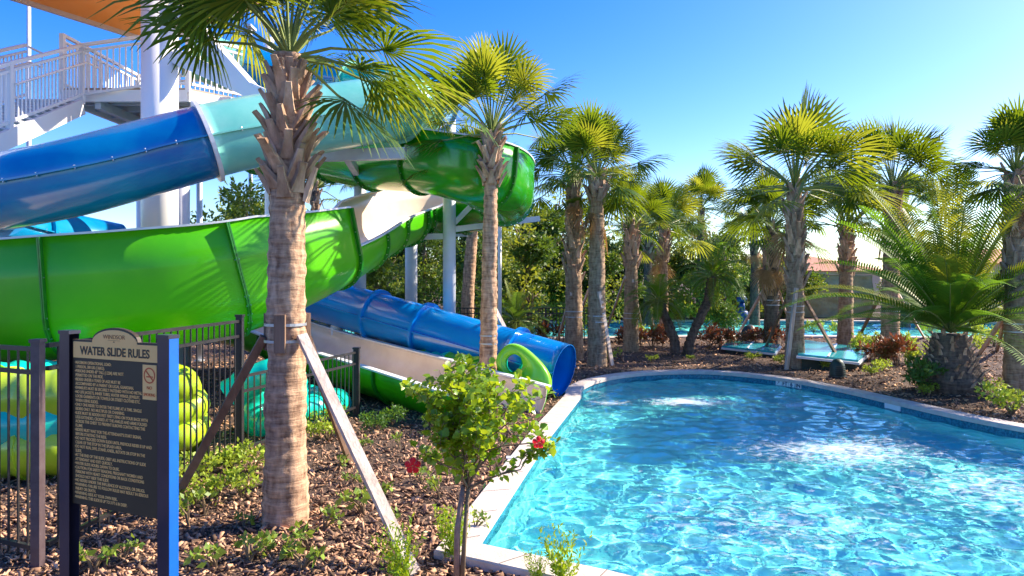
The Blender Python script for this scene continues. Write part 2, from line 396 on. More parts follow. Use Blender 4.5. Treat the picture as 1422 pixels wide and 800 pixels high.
def waves(X, Y, amp, seed, lam=(.17,.85), n=40):
    r = np.random.default_rng(seed); Z = np.zeros_like(X)
    for i in range(n):
        l = lam[0]*(lam[1]/lam[0])**(i/(n-1)); k = 2*PI/l; a = r.uniform(0, 2*PI); ph = r.uniform(0, 2*PI)
        # gently bent wave trains so that the ripples never run in straight lines
        bx = X+.25*np.sin(.9*Y+ph)*l; by = Y+.25*np.sin(1.1*X+2*ph)*l
        Z += amp*l**1.05*np.sin(k*(bx*math.cos(a)+by*math.sin(a))+ph)
    return Z
def water(name, poly, z, step, amp, seed, m, out=.12):
    P = inset(poly, out); xs = [p[0] for p in P]; ys = [p[1] for p in P]
    gx = np.arange(min(xs), max(xs)+step, step); gy = np.arange(min(ys), max(ys)+step, step)
    X, Y = np.meshgrid(gx, gy); Z = z+waves(X, Y, amp, seed)
    ins = inside_mask(X, Y, P); nx = len(gx)
    c = ins[:-1,:-1] & ins[1:,:-1] & ins[:-1,1:] & ins[1:,1:]
    jj, ii = np.nonzero(c); b = jj*nx+ii
    Q = np.stack([b, b+1, b+nx+1, b+nx], 1)
    used, inv = np.unique(Q, return_inverse=True)
    V = np.stack([X.ravel(), Y.ravel(), Z.ravel()], 1)[used]
    me = np_mesh(name, V, inv.reshape(-1,4), m, True); return link(name, me)
FOAM = [(3.2,12.3,1.3,.8,.9),(1.7,12.2,.8,.5,.6),(5.0,12.0,.8,.5,.7),(4.2,8.9,2.3,1.8,.66),(5.2,7.2,2.8,2.2,.50),(2.4,6.2,3.4,2.6,.40),(1.55,13.4,.5,.4,.5)]
wt = water('pool_water', POOL, -.13, .034, .0042, 3, water_mat('pool_water', FOAM)); tag(wt, kind='structure'); wt.cycles.is_caustics_caster = True
wr = water('river_water', RIVER, -.10, .16, .012, 5, water_mat('river_water', None)); tag(wr, kind='structure'); wr.cycles.is_caustics_caster = True
def basin(name, poly, depth, m, receiver=True):
    n = len(poly); mb = MB(); V = [(x,y,-.175) for x,y in poly]+[(x,y,-depth) for x,y in inset(poly,-.12)]
    mb.add(V, [(i,(i+1)%n,n+(i+1)%n,n+i) for i in range(n)]); 
    o = mb.build(name, m); 
    f = MB(); f.add([(x,y,-depth) for x,y in inset(poly,-.118)], [tuple(range(n))]); o2 = f.build(name.replace('wall','floor'), m)
    for q in (o, o2): tag(q, kind='structure'); q.cycles.is_caustics_receiver = True
basin('pool_wall', POOL, .95, poolP); basin('river_wall', RIVER, .9, poolP)
def band(name, poly, z0, z1, m, off=0):
    n = len(poly); P2 = inset(poly, .05+off); P1 = inset(poly, off); mb = MB()
    V = [(x,y,z1) for x,y in P1]+[(x,y,z0) for x,y in P1]+[(x,y,z0) for x,y in P2]
    mb.add(V, [(i,(i+1)%n,n+(i+1)%n,n+i) for i in range(n)]+[(n+i,n+(i+1)%n,2*n+(i+1)%n,2*n+i) for i in range(n)])
    o = mb.build(name, m); tag(o, kind='structure'); o.cycles.is_caustics_receiver = True; return o
band('waterline_tiles', POOL, -.26, -.01, tileD, -.012); band('river_tiles', RIVER, -.25, -.01, tileD, -.012)
def coping(name, poly, wdt, z=.03, th=.07, over=.035):
    n = len(poly); A = inset(poly, -over); B = inset(poly, wdt); mb = MB()
    A2 = inset(poly, -over+.012); B2 = inset(poly, wdt-.012)
    V = [(x,y,z) for x,y in A2]+[(x,y,z) for x,y in B2]+[(x,y,z-.012) for x,y in A]+[(x,y,z-.012) for x,y in B]+[(x,y,z-th) for x,y in A]+[(x,y,z-th-.05) for x,y in B]
    Fc = []
    for i in range(n):
        j = (i+1)%n
        Fc += [(i,j,n+j,n+i),(2*n+i,2*n+j,j,i),(n+i,n+j,3*n+j,3*n+i),(4*n+i,4*n+j,2*n+j,2*n+i),(3*n+i,3*n+j,5*n+j,5*n+i),(5*n+i,5*n+j,4*n+j,4*n+i)]
    mb.add(V, Fc); o = mb.build(name, concrete); tag(o, kind='structure'); return o
coping('pool_coping', POOL, .25); coping('river_coping', RIVER, .45)
def joints():
    q = MB(); acc = 0; n = len(POOL); I = inset(POOL, -.03); O = inset(POOL, .235)
    for i in range(n):
        a = Vector((*POOL[i],0)); b = Vector((*POOL[(i+1)%n],0)); L = (b-a).length
        while acc < L:
            t = acc/L; p = Vector((*I[i],0)).lerp(Vector((*I[(i+1)%n],0)), t); o = Vector((*O[i],0)).lerp(Vector((*O[(i+1)%n],0)), t); d = (b-a).normalized()*.004
            q.add([p-d+Vector((0,0,.0325)), p+d+Vector((0,0,.0325)), o+d+Vector((0,0,.0325)), o-d+Vector((0,0,.0325))], [(0,1,2,3)]); acc += .62
        acc -= L
    o = q.build('coping_joints', mat('grout', (.16,.13,.11), None, rough=.9)); tag(o, kind='structure')
joints()
# ground sheet with holes for the pool and the river
def ground():
    gx = np.concatenate([np.linspace(-400,-30,14), np.arange(-28,-7,1.0), np.arange(-7,10,.12), np.arange(10,36,1.0), np.linspace(38,400,14)])
    gy = np.concatenate([np.linspace(-60,0,8), np.arange(.5,3,.5), np.arange(3,17,.12), np.arange(17,36,.5), np.arange(36,60,2), np.linspace(62,900,16)])
    X, Y = np.meshgrid(gx, gy); nx = len(gx)
    Z = np.array([noise.fractal(Vector((x*.9,y*.9,0)), 1, 2, 5) for x, y in zip(X.ravel(), Y.ravel())]).reshape(X.shape)*.035-.02
    far = (Y > 50) | (np.abs(X) > 40); Z[far] = -.02
    ins = inside_mask(X, Y, inset(POOL, .14)) | inside_mask(X, Y, inset(RIVER, .2))
    near = inside_mask(X, Y, inset(POOL, .6)); Z[near] = np.minimum(Z[near], -.03)
    c = ~(ins[:-1,:-1] | ins[1:,:-1] | ins[:-1,1:] | ins[1:,1:]); jj, ii = np.nonzero(c)
    # cells of the coarser part that only touch the river stay out
    b = jj*nx+ii; Q = np.stack([b, b+1, b+nx+1, b+nx], 1)
    me = np_mesh('ground', np.stack([X.ravel(), Y.ravel(), Z.ravel()], 1), Q, soil, True)
    o = link('ground', me); tag(o, kind='structure')
ground()
ex_poly = inset(POOL, .24)
def chips():
    N = 62000
    # denser close to the viewer
    d = 3.6*(24/3.6)**RNG.random(N)**1.25; a = RNG.uniform(-.82,.80,N); X = a*d; Y = d
    ok = ~inside_mask(X, Y, ex_poly) & ~inside_mask(X, Y, inset(RIVER, .5)); X = X[ok]; Y = Y[ok]; n = len(X)
    L = (.007+.036*RNG.random(n)**2.0)*(1+.045*(Y-4)); W = L*RNG.uniform(.16,.42,n)+.002; T = RNG.uniform(.002,.006,n)
    yaw = RNG.uniform(0,2*PI,n); pit = RNG.normal(0,.42,n); rol = RNG.normal(0,.65,n)
    base = np.array([(-1,-1,-1),(1,-.7,-1),(.8,1,-1),(-.9,.8,-1),(-1,-1,1),(1,-.7,1),(.8,1,1),(-.9,.8,1)], float)
    loc = base[None]*np.stack([L, W, T], 1)[:,None,:]
    cp,sp = np.cos(pit)[:,None],np.sin(pit)[:,None]; cr,sr = np.cos(rol)[:,None],np.sin(rol)[:,None]; cyw,syw = np.cos(yaw)[:,None],np.sin(yaw)[:,None]
    x,y,z = loc[...,0],loc[...,1],loc[...,2]
    y,z = y*cr-z*sr, y*sr+z*cr; x,z = x*cp+z*sp, -x*sp+z*cp; x,y = x*cyw-y*syw, x*syw+y*cyw
    Zg = np.array([noise.fractal(Vector((p*.9,q*.9,0)), 1, 2, 5) for p, q in zip(X, Y)])*.035-.02
    Zg += np.abs(L*np.sin(pit))*.5+RNG.uniform(.0,.022,n)
    V = np.stack([x+X[:,None], y+Y[:,None], z+Zg[:,None]], 2)
    fq = np.array([(0,3,2,1),(4,5,6,7),(0,1,5,4),(1,2,6,5),(2,3,7,6),(3,0,4,7)])
    Q = (np.arange(n)*8)[:,None,None]+fq[None]
    me = np_mesh('mulch', V.reshape(-1,3), Q.reshape(-1,4), chipM); o = link('mulch', me)
    tag(o, 'brown bark mulch chips spread over the planting beds', 'mulch', kind='stuff')
chips()
# ------------------------------------------------------------------ foliage tools
def leaf_cloud(centers, radii, n, size, elong=2.2, shell=.55, up=.3, seed=1, squash=.8):
    r = np.random.default_rng(seed); C = np.asarray(centers, float); R = np.asarray(radii, float)
    k = r.choice(len(C), n, p=R**2/np.sum(R**2)); v = r.normal(size=(n,3)); v /= np.linalg.norm(v, axis=1)[:,None]
    rad = R[k]*(shell+(1-shell)*r.random(n))*r.uniform(.75,1.12,n); P = C[k]+v*rad[:,None]*np.array([1,1,squash])
    d = v*.7+r.normal(size=(n,3))*.6+np.array([0,0,up-.3]); d /= np.linalg.norm(d, axis=1)[:,None]
    s = np.cross(d, r.normal(size=(n,3))); s /= np.linalg.norm(s, axis=1)[:,None]; nn = np.cross(s, d)
    L = size*r.uniform(.6,1.25,n)[:,None]; W = L/elong
    V = np.stack([P, P+d*L*.45+s*W*.5+nn*L*.08, P+d*L, P+d*L*.45-s*W*.5+nn*L*.08], 1)
    return V.reshape(-1,3), np.arange(n*4).reshape(-1,4)
def fan_leaf(d, side, up, pet, L, r, droop=.5, nseg=34, spread=2.0, fold=.35, width=1.0):
    """returns quads of one fan (costapalmate) leaf; d outward direction of the blade, petiole length pet"""
    V = []; Q = []
    def grav(p, t): return p+np.array([0,0,-1.0])*t
    o = d*pet
    o = grav(o, droop*.12*pet)
    for k in range(nseg):
        a = (k/(nseg-1)-.5)*2*spread
        c = o+d*(.16*L*math.cos(a*.5))
        dir_ = d*math.cos(a)+side*math.sin(a)-up*(fold*abs(math.sin(a*.5))*1.1)
        dir_ /= np.linalg.norm(dir_)
        l = L*(.80+.2*math.cos(a))*r.uniform(.9,1.06)*(.78 if abs(a) > 1.6 else 1)
        wv = np.cross(dir_, up); wv /= max(1e-6, np.linalg.norm(wv))
        da = 2*spread/(nseg-1)
        tt = (0, .3, .52, .78, 1.0); ws = (.004, .33*l*da*.5, .50*l*da*.5, .32*l*da*.5, .002)
        b = len(V); dr = droop*r.uniform(.7,1.4)
        for t, ww in zip(tt, ws):
            p = c+dir_*l*t; p = grav(p, dr*l*.42*max(0, t-.35)**2*1.9)
            zig = up*(.012 if k % 2 else -.012)*(1 if t < .6 else 0)
            V.append(p+wv*ww*width+zig); V.append(p-wv*ww*width+zig)
        for i in range(4): Q.append((b+2*i, b+2*i+1, b+2*i+3, b+2*i+2))
    return V, Q, o
def fan_crown(n, pet, L, seed, nseg=30, lo=-55, hi=82, extra=(), dead=3, dr=1.0):
    r = np.random.default_rng(seed); V = []; Q = []; PV = MB(); Y = []; YQ = []; D = []; DQ = []
    dirs = []
    for i in range(n):
        f = (i+.5)/n; el = math.radians(hi+(lo-hi)*f**1.05+r.normal()*9); az = i*2.39996+r.normal()*.42; dirs.append((az, el, f, 1))
    for a, e, s_ in extra: dirs.append((math.radians(a), math.radians(e), .6, s_))
    for i in range(dead): dirs.append((r.uniform(0,2*PI), math.radians(-72+r.normal()*5), 2, .7))
    for az, el, f, sc in dirs:
        d = np.array([math.cos(az)*math.cos(el), math.sin(az)*math.cos(el), math.sin(el)])
        side = np.array([-math.sin(az), math.cos(az), 0]); side = side*math.cos(.25*r.normal())+np.cross(d, side)*math.sin(.3*r.normal()); side /= np.linalg.norm(side)
        up = np.cross(side, -d); up = up if up[2] > 0 or abs(el) > 1.3 else -up
        dd = d.copy(); dd[2] -= .25*min(f,1); dd /= np.linalg.norm(dd)
        up = np.cross(side, dd); up = -up if up[2] < 0 else up
        pl = pet*r.uniform(.7,1.15)*(sc if sc > 1 else 1)
        v, q, o = fan_leaf(dd, side, up, pl, L*r.uniform(.72,1.15)*(.75 if f > 1.5 else 1), r, droop=(.35+.75*min(f,1)*r.uniform(.6,1.3))*dr, nseg=nseg, spread=r.uniform(1.55,2.0), fold=r.uniform(.25,.6))
        A, B = (D, DQ) if f > 1.5 else ((Y, YQ) if r.random() < .24 else (V, Q))
        b = len(A); A += v; B += [tuple(x+b for x in t) for t in q]
        st = dd*.05; PV.tube([Vector(st*0), Vector(dd*pl*.5+np.array([0,0,.02])), Vector(o), Vector(o+dd*L*.25)], [.020,.014,.011,.004], 5)
    return (V,Q),(Y,YQ),(D,DQ),PV
def crown_mesh_set(*a, **k):
    g, y, d, p = fan_crown(*a, **k)
    ms = [('leaf_crown', np_mesh('leaf_crown', g[0], g[1], palmL))]
    if y[0]: ms.append(('yellowed_fronds', np_mesh('yellowed_fronds', y[0], y[1], palmY)))
    if d[0]: ms.append(('dry_fronds', np_mesh('dry_fronds', d[0], d[1], deadL)))
    me = bpy.data.meshes.new('petioles'); me.from_pydata(p.v, [], p.f); me.materials.append(petM); ms.append(('petioles', me))
    return ms
def boots_mesh(H0, H1, r0, r1, n, seed, size=.3, out=.5):
    rr = np.random.default_rng(seed); mb = MB()
    for i in range(n):
        f = i/n; z = H0+(H1-H0)*f; az = i*2.39996+rr.normal()*.12; r = r0+(r1-r0)*f
        er = Vector((math.cos(az), math.sin(az), 0)); es = Vector((-math.sin(az), math.cos(az), 0)); L = size*rr.uniform(.75,1.25); o = out*rr.uniform(.5,1.3); sk = rr.normal()*.22
        pts = []
        for t, wv, th in ((0,.105,.02),(.35,.075,.035),(.7,.05,.03),(1,.045*rr.uniform(.7,1.3),.02)):
            c = er*(r-.015+o*L*t**1.5)+Vector((0,0,z+L*t))+es*sk*L*t
            k = size/.3
            for sx, sy in ((-1,-.4),(1,-.4),(.85,1),(-.85,1)):
                pts.append(c+es*sx*wv*k*.9+er*(sy*th*k)-Vector((0,0,1))*(sy*th*.5*k))
        Fc = [(3,2,1,0),(12,13,14,15)]
        for a in range(3):
            for k in range(4): k2 = (k+1)%4; Fc.append((a*4+k, a*4+k2, a*4+4+k2, a*4+4+k))
        mb.add(pts, Fc)
    me = bpy.data.meshes.new('leaf_boots'); me.from_pydata(mb.v, [], mb.f); me.materials.append(boot); return me
def trunk_mesh(pts, rads, m, seed, n=28, step=.04, rough=.012, ring=.006):
    path = resample(catmull(pts, 8), step); mb = MB(); V = []; Fc = []; N = len(path)
    L = [(i/(N-1))*(len(rads)-1) for i in range(N)]
    for i in range(N):
        a = int(min(len(rads)-2, L[i])); r = rads[a]+(rads[a+1]-rads[a])*(L[i]-a); t, s, u = frame([p.xzy if False else p for p in path], i) if False else (None,None,None)
        tt = (path[min(i+1,N-1)]-path[max(i-1,0)]).normalized(); s = tt.cross(Vector((0,1,0))).normalized(); u = s.cross(tt)
        rg = ring*math.sin(i*1.9+seed)+ring*noise.noise(Vector((seed, i*.8, 0)))
        for k in range(n):
            q = 2*PI*k/n; d = s*math.cos(q)+u*math.sin(q)
            rr = r+rg+rough*noise.noise(Vector((d.x*2.2, d.y*2.2, path[i].z*2.5))+Vector((seed*7,0,0)))*1.5+rough*.6*noise.noise(Vector((d.x*5, d.y*5, path[i].z*14+seed)))
            V.append(path[i]+d*rr)
    for i in range(N-1):
        for k in range(n): k2 = (k+1)%n; Fc.append((i*n+k, i*n+k2, (i+1)*n+k2, (i+1)*n+k))
    Fc.append(tuple((N-1)*n+k for k in range(n)))
    me = bpy.data.meshes.new('trunk'); me.from_pydata(V, [], Fc); me.materials.append(m); me.polygons.foreach_set('use_smooth', [True]*len(me.polygons)); me.update(); return me
CROWNS = [crown_mesh_set((38,33,42,36,39,34,37)[i], (1.0,.9,.85,1.05,.95,.8,1.0)[i], (.72,.80,.70,.76,.82,.74,.7)[i], 100+i, nseg=30, lo=(16,8,4,18,10,2,12)[i], dead=(0,1,3,0,2,1,4)[i], extra=((i*70,-14,1.15),) if i % 2 else ((i*70+150,-8,1.2),), dr=(.6,.75,.7,.55,.8,.65,.7)[i]) for i in range(7)]
def strap_mesh(r, z):
    mb = MB(); n = 24
    for zz in (z-.07, z+.07):
        V = []; 
        for dz in (-.012,.012):
            V += [(math.cos(2*PI*k/n)*(r+.012), math.sin(2*PI*k/n)*(r+.012), zz+dz) for k in range(n)]
        mb.add(V, [(k,(k+1)%n,n+(k+1)%n,n+k) for k in range(n)])
    me = bpy.data.meshes.new('band'); me.from_pydata(mb.v, [], mb.f); me.materials.append(strapM); return me
def sabal(base, H, r0, r1, zb, crown, cs, rot, label, lean=(0,0), m=bark, seed=1, strap=None, nb=26, bsize=.24, bout=.45, group=None, blocks=0, fat=0.06):
    root = empty('sabal_palm', base, 0, label, 'palm tree', group)
    lx, ly = lean
    pts = [(0,0,-.1),(lx*.1,ly*.1,H*.25),(lx*.4,ly*.4,H*.55),(lx*.75,ly*.75,H*.82),(lx,ly,H)]
    child('trunk', trunk_mesh(pts, [r0*1.2, r0*1.02, r0*.97, (r0+r1)/2, r1, r1*.9], m, seed), root)
    bo = child('boot_sheath', boots_mesh(zb, H-.02-(.2 if bout > .6 else 0), r1+fat*.4, r1*.75, nb, seed, bsize, bout), root); bo.location = (lx*.85, ly*.85, 0)
    for nm, me in crown:
        c = child(nm, me, root); c.location = (lx, ly, H-.02); c.scale = (cs,)*3; c.rotation_euler = (0,0,rot)
    if strap: child('band', strap_mesh(r0*.99, strap), root)
    if blocks and strap:
        for k in range(blocks):
            a = 2*PI*k/blocks+.6; b = MB(); c = Vector((math.cos(a)*(r0+.02), math.sin(a)*(r0+.02), 0))
            b.bar(c+Vector((0,0,strap-.16)), c+Vector((0,0,strap+.16)), .09, .04, up=(math.cos(a),math.sin(a),0)); b.build('batten', woodD, root)
    return root
def brace(p, q, m, label, group, w=.085, h=.04):
    mid = Vector(q); b = MB(off=mid); b.bar(p, q, w, h, up=(.55,-.75,.3)); o = b.build('wooden_brace', m); tag(o, label, 'wooden brace', group)
    return o
# ------------------------------------------------------------------ the palms
big_crown = crown_mesh_set(26, .66, .86, 77, nseg=38, lo=40, dr=.8, extra=((-30,-2,1.3),(-22,-26,1.0),(8,-2,1.35),(-12,14,1.5),(30,10,1.2),(180,26,1.1)), dead=0)
b1 = Vector((-1.95,5.95,0))
sabal(b1, 4.00, .166, .14, 2.74, big_crown, 1.0, 0, 'tall sabal palm in the mulch right of the rules sign, trunk base nearest the viewer', seed=1, strap=1.62, nb=66, bsize=.235, bout=.61, lean=(.03,0), blocks=3, fat=.05)
PALMS = [ # px, base y or None, d, top px, top y, crown scale, rot, r0, label, strap z, boots fraction, bark
 (678, 12.1, 683, 186, 1.02, 'sabal palm standing between the green flume and the blue tube exit', 1.0, .185, .80, bark),
 (797, 17.5, 796, 244, .98, 'sabal palm with shaggy upper trunk, left one of the close pair past the pool', 1.15, .27, .42, barkG),
 (829, 16.4, 829, 246, 1.16, 'smooth trunked sabal palm, right one of the pair at the pool end', 1.1, .26, .86, barkG),
 (876, 19.5, 877, 318, .92, 'short sabal palm with yellow green crown beside the lazy river', 1.0, .26, .68, barkG),
 (922, 23.0, 921, 318, 1.05, 'slim sabal palm behind the leaning dwarf date palms', None, .19, .7, bark),
 (1104, 16.0, 1104, 262, 1.42, 'broad crowned sabal palm braced at the pool edge beside the speaker', 1.35, .25, .45, barkG),
 (1072, 20.0, 1069, 318, 1.1, 'sabal palm with a spiky booted trunk in front of the rock wall', 1.35, .27, .35, barkD),
 (1174, 21.0, 1176, 318, 1.25, 'shaggy sabal palm before the rock wall beyond the turquoise lid', None, .27, .6, barkG),
 (1236, 17.5, 1240, 262, 1.15, 'sabal palm with thick bare trunk left of the big date palm', 1.3, .27, .62, bark),
 (1412, 12.2, 1410, 240, .82, 'sabal palm at the right edge of the pool garden', 1.2, .24, .5, barkG),
]
br_groups = {}
for i, (px, d, tx, ty, cs, lab, st, r0, bf, bm) in enumerate(PALMS):
    base = Vector(((px-CX)/F*d, d, 0)); top = at(tx, ty, d); H = top.z
    r0 *= .79; sabal(base, H, r0, r0*.78, H*bf, CROWNS[i % 7], cs*d/16*.0+cs, i*1.3, lab, lean=(top.x-base.x,0), m=bm, seed=i+2, strap=st, nb=44 if i == 0 else 30 if bf > .6 else 46, bsize=.27 if d < 15 else .32, bout=.5 if i == 0 else .4)
# slim distant palms
for i, (px, d, ty, cs, lab) in enumerate([(973,33,290,1.3,'slender palm rising above the tree belt'),(1048,31,325,.9,'thin vine wrapped palm at the end of the tree belt'),(1256,30,300,1.2,'thin palm seen past the thick bare palm trunk'),(900,31,325,.9,'thin palm hidden by the yellow green crowned palm'),(648,22,240,1.15,'leaning brown palm behind the slide supports'),(438,24,262,1.3,'palm crown showing between the big trunk and green flume')]):
    base = Vector(((px-CX)/F*d, d, 0)); H = at(px, ty, d).z
    sabal(base, H, .2, .15, H*.75, CROWNS[(i+5) % 7], cs, i*2.1, lab, lean=(.35 if px == 648 else 0, 0), m=bark if px == 648 else barkD, seed=i+20, nb=16, bsize=.3)
# braces
def strapdir(b, a, r=.2): return Vector((b.x+math.cos(a)*r, b.y+math.sin(a)*r, 0))
tp = b1+Vector((.17,-.10,1.60)); brace(tp, gp(578,792)+Vector((0,0,-.05)), wood, 'long pale brace running down right from the big palm trunk', None, .085, .05)
brace(b1+Vector((-.19,.02,1.58)), Vector((-3.15,6.35,-.05)), woodD, 'dark brown brace running down left toward the rules sign', None, .07, .045)
brace(b1+Vector((.14,.14,1.55)), Vector((-1.83,7.9,-.05)), woodD, 'short brown brace planted behind the big palm trunk', None, .09, .04)
def br(px1, py1, px2, py2, d1, m, label, w=.09):
    brace(at(px1,py1,d1), gp(px2,py2,-.03), m, label, 'braces of the garden palms', w, .05)
br(686,428,738,528,12.9,wood,'brace leaning right from the palm by the blue tube exit')
br(793,408,772,480,17.3,wood,'left brace of the shaggy palm of the close pair')
br(818,402,790,476,17.6,wood,'brace crossing between the close pair of palms')
br(832,405,850,508,16.2,wood,'right brace of the smooth palm of the close pair',.11)
br(858,402,846,430,19.4,wood,'left brace of the short yellow green palm') if False else br(868,385,838,425+45,19.4,wood,'left brace of the short yellow green palm')
br(879,390,894,468,19.3,wood,'right brace of the short yellow green palm')
br(1106,400,1092,514,15.8,wood,'pale front brace of the broad crowned palm',.11)
br(1098,402,1060,490,16.1,woodD,'left brace of the broad crowned palm')
br(1110,402,1170,508,15.9,woodD,'right brace of the broad crowned palm ending at the speaker')
br(1066,392,1024,466,20,wood,'left brace of the spiky booted palm')
br(1078,390,1100,462,20.2,wood,'right brace of the spiky booted palm')
br(1226,402,1188,478,17.5,woodD,'left brace of the thick bare palm')
br(1244,402,1284,470,17.4,wood,'right brace of the thick bare palm')
br(1404,425,1360,492,12.8,wood,'pale brace of the palm at the right edge')
br(1398,432,1384,488,12.9,woodD,'dark brace of the palm at the right edge')
# ------------------------------------------------------------------ feather palms
def frond(d, up0, L, r, nl=34, w=.26, arch=.55, twist=0):
    """pinnate frond, returns leaflets and rachis points"""
    V = []; Q = []; pts = []; p = np.zeros(3); dd = d.copy(); n = nl; st = L/n
    side = np.cross(d, np.array([0,0,1.0])); side /= max(1e-6, np.linalg.norm(side))
    for i in range(n+1):
        pts.append(p.copy()); t = i/n
        if t > .12:
            up = np.cross(side, dd); up /= np.linalg.norm(up)
            ll = w*(math.sin(PI*min(1,(t*.9+.12)))**.6)*r.uniform(.9,1.1)
            for sg in (-1,1):
                ld = side*sg*.82+dd*.62+up*.38; ld /= np.linalg.norm(ld); ww = np.cross(ld, up); ww /= np.linalg.norm(ww)
                b = len(V); hw = st*.29
                q0 = p; q1 = p+ld*ll*.5; q2 = p+ld*ll+np.array([0,0,-.16*ll])
                V += [q0+ww*hw*.6, q0-ww*hw*.6, q1+ww*hw, q1-ww*hw, q2+ww*.002, q2-ww*.002]; Q += [(b,b+1,b+3,b+2),(b+2,b+3,b+5,b+4)]
        p = p+dd*st; dd = dd+np.array([0,0,-1.0])*arch*st/L*(.6+1.6*t); dd /= np.linalg.norm(dd)
    return V, Q, pts
def feather_palm(name, base, top, n, L, w, seed, label, cat, trunk_pts, rads, m, lo=-20, arch=1.1, nl=36, mat_=dateL, knobs=0):
    r = np.random.default_rng(seed); root = empty(name, base, 0, label, cat)
    child('trunk', trunk_mesh(trunk_pts, rads, m, seed, rough=.03, ring=.01), root)
    V = []; Q = []; ra = MB(); Y = []; YQ = []
    for i in range(n):
        f = (i+.5)/n; el = math.radians(84+(lo-84)*f**.8+r.normal()*5); az = i*2.39996+r.normal()*.2
        d = np.array([math.cos(az)*math.cos(el), math.sin(az)*math.cos(el), math.sin(el)])
        v, q, pts = frond(d, None, L*r.uniform(.85,1.1), r, nl, w, arch*r.uniform(.7,1.2))
        A, B = (Y, YQ) if r.random() < .25 else (V, Q)
        b = len(A); A += [x+np.array(top) for x in v]; B += [tuple(x+b for x in t) for t in q]
        ra.tube([Vector(p+np.array(top)) for p in pts[::5]+[pts[-1]]], [.018*(1-.9*k/(len(pts[::5]))) for k in range(len(pts[::5])+1)], 5)
    child('fronds', np_mesh('fronds', V, Q, mat_), root); child('yellowed_fronds', np_mesh('yellowed_fronds', Y, YQ, palmY), root)
    ra.build('rachises', petM, root)
    if knobs:
        bo = child('boot_sheath', boots_mesh(.12, top[2]-.05, rads[1]*.98, rads[-1]*1.0, knobs, seed, .13, .75), root)
    return root
pb = Vector((8.05,12.7,0))
feather_palm('date_palm', pb, (0,0,1.08), 60, 3.0, .42, 5, 'large date palm with a pineapple shaped trunk beside the pool', 'palm tree', [(0,0,-.1),(0,0,.3),(0,0,.65),(0,0,1.05)], [.44,.54,.46,.34,.26], barkD, lo=16, arch=.78, nl=62, knobs=90)
dp = gp(952,492)
feather_palm('dwarf_date_palm', dp+Vector((-.28,0,0)), (-.42,.1,1.42), 30, 1.15, .24, 8, 'dwarf date palm leaning left in the red shrubs', 'palm tree', [(0,0,-.1),(-.03,0,.4),(-.22,.05,.9),(-.42,.1,1.42)], [.13,.12,.11,.12], barkD, arch=1.5, nl=28)
feather_palm('dwarf_date_palm', dp+Vector((.05,0,0)), (.72,.1,2.1), 32, 1.25, .24, 9, 'dwarf date palm leaning right in the red shrubs', 'palm tree', [(0,0,-.1),(.12,0,.5),(.5,.05,1.3),(.72,.1,2.1)], [.13,.12,.11,.12], barkD, arch=1.4, nl=28)
feather_palm('dwarf_date_palm', Vector((.1,20.5,0)), (0,0,.75), 26, 1.3, .26, 12, 'bright green feather palm behind the fence', 'palm tree', [(0,0,-.1),(0,0,.3),(0,0,.75)], [.15,.13,.12], barkD, arch=1.1, nl=28, mat_=darkLf)
# ------------------------------------------------------------------ background trees
def tree_parts(seed, H, R, ymat):
    r = np.random.default_rng(seed); tr = MB(); cs = []; rs = []; ys = []; yr = []
    tr.tube([(0,0,-.2),(.05,0,H*.3),(r.normal()*.15,r.normal()*.15,H*.65),(0,0,H*.85)], [.16,.12,.08,.03], 8)
    for i in range(26):
        z = H*(.06+.9*r.random()); rad = R*(1-.55*abs(z/H-.45)*1.6)*math.sqrt(r.random()); a = r.uniform(0,2*PI)
        c = (math.cos(a)*rad, math.sin(a)*rad, z); s = R*r.uniform(.22,.45)
        tr.tube([(0,0,z*.65),(c[0]*.6,c[1]*.6,z*.9),c], [.04,.025,.01], 5)
        (ys if r.random() < ymat else cs).append(c); (yr if len(ys)+len(cs) > len(rs)+len(yr) and c in ys else rs).append(s)
    out = [('trunk', None, tr)]
    V, Q = leaf_cloud(cs, rs[:len(cs)], 5200, .17, 2.1, .45, seed=seed); out.append(('crown', np_mesh('crown', V, Q, treeL), None))
    if ys: V, Q = leaf_cloud(ys, (yr+[R*.3]*len(ys))[:len(ys)], 2600, .17, 2.1, .4, seed=seed+1); out.append(('yellow_green_crown', np_mesh('yellow_green_crown', V, Q, treeY), None))
    tm = bpy.data.meshes.new('trunk'); tm.from_pydata(tr.v, [], tr.f); tm.materials.append(stemM)
    return [('trunk', tm)]+[(a, b) for a, b, c in out[1:]]
TREES = [tree_parts(50+i, 4.6, 1.9, (.15,.4,.65,.25)[i]) for i in range(4)]
r = random.Random(3)
def tree(x, y, s, k, label, group=None, sz=1.0):
    t = empty('evergreen_tree', (x,y,0), r.uniform(0,6.28), label, 'tree', group); t.scale = (s*r.uniform(.9,1.2),)*2+(s*sz,)
    for nm, me in TREES[k]: child(nm, me, t)
BT = 'trees of the dense belt behind the lazy river'
x = -16.0; i = 0
while x < 14.5:
    h = 1.06+.22*math.sin(x*.9)+r.uniform(-.14,.14)
    if x > 8.5: h *= .82
    if x < -4: h *= .95
    tree(x, 34.5+r.uniform(-1,1.5), h*1.15, i % 4, 'leafy evergreen in the dense belt beyond the lazy river', BT); x += r.uniform(1.5,2.1); i += 1
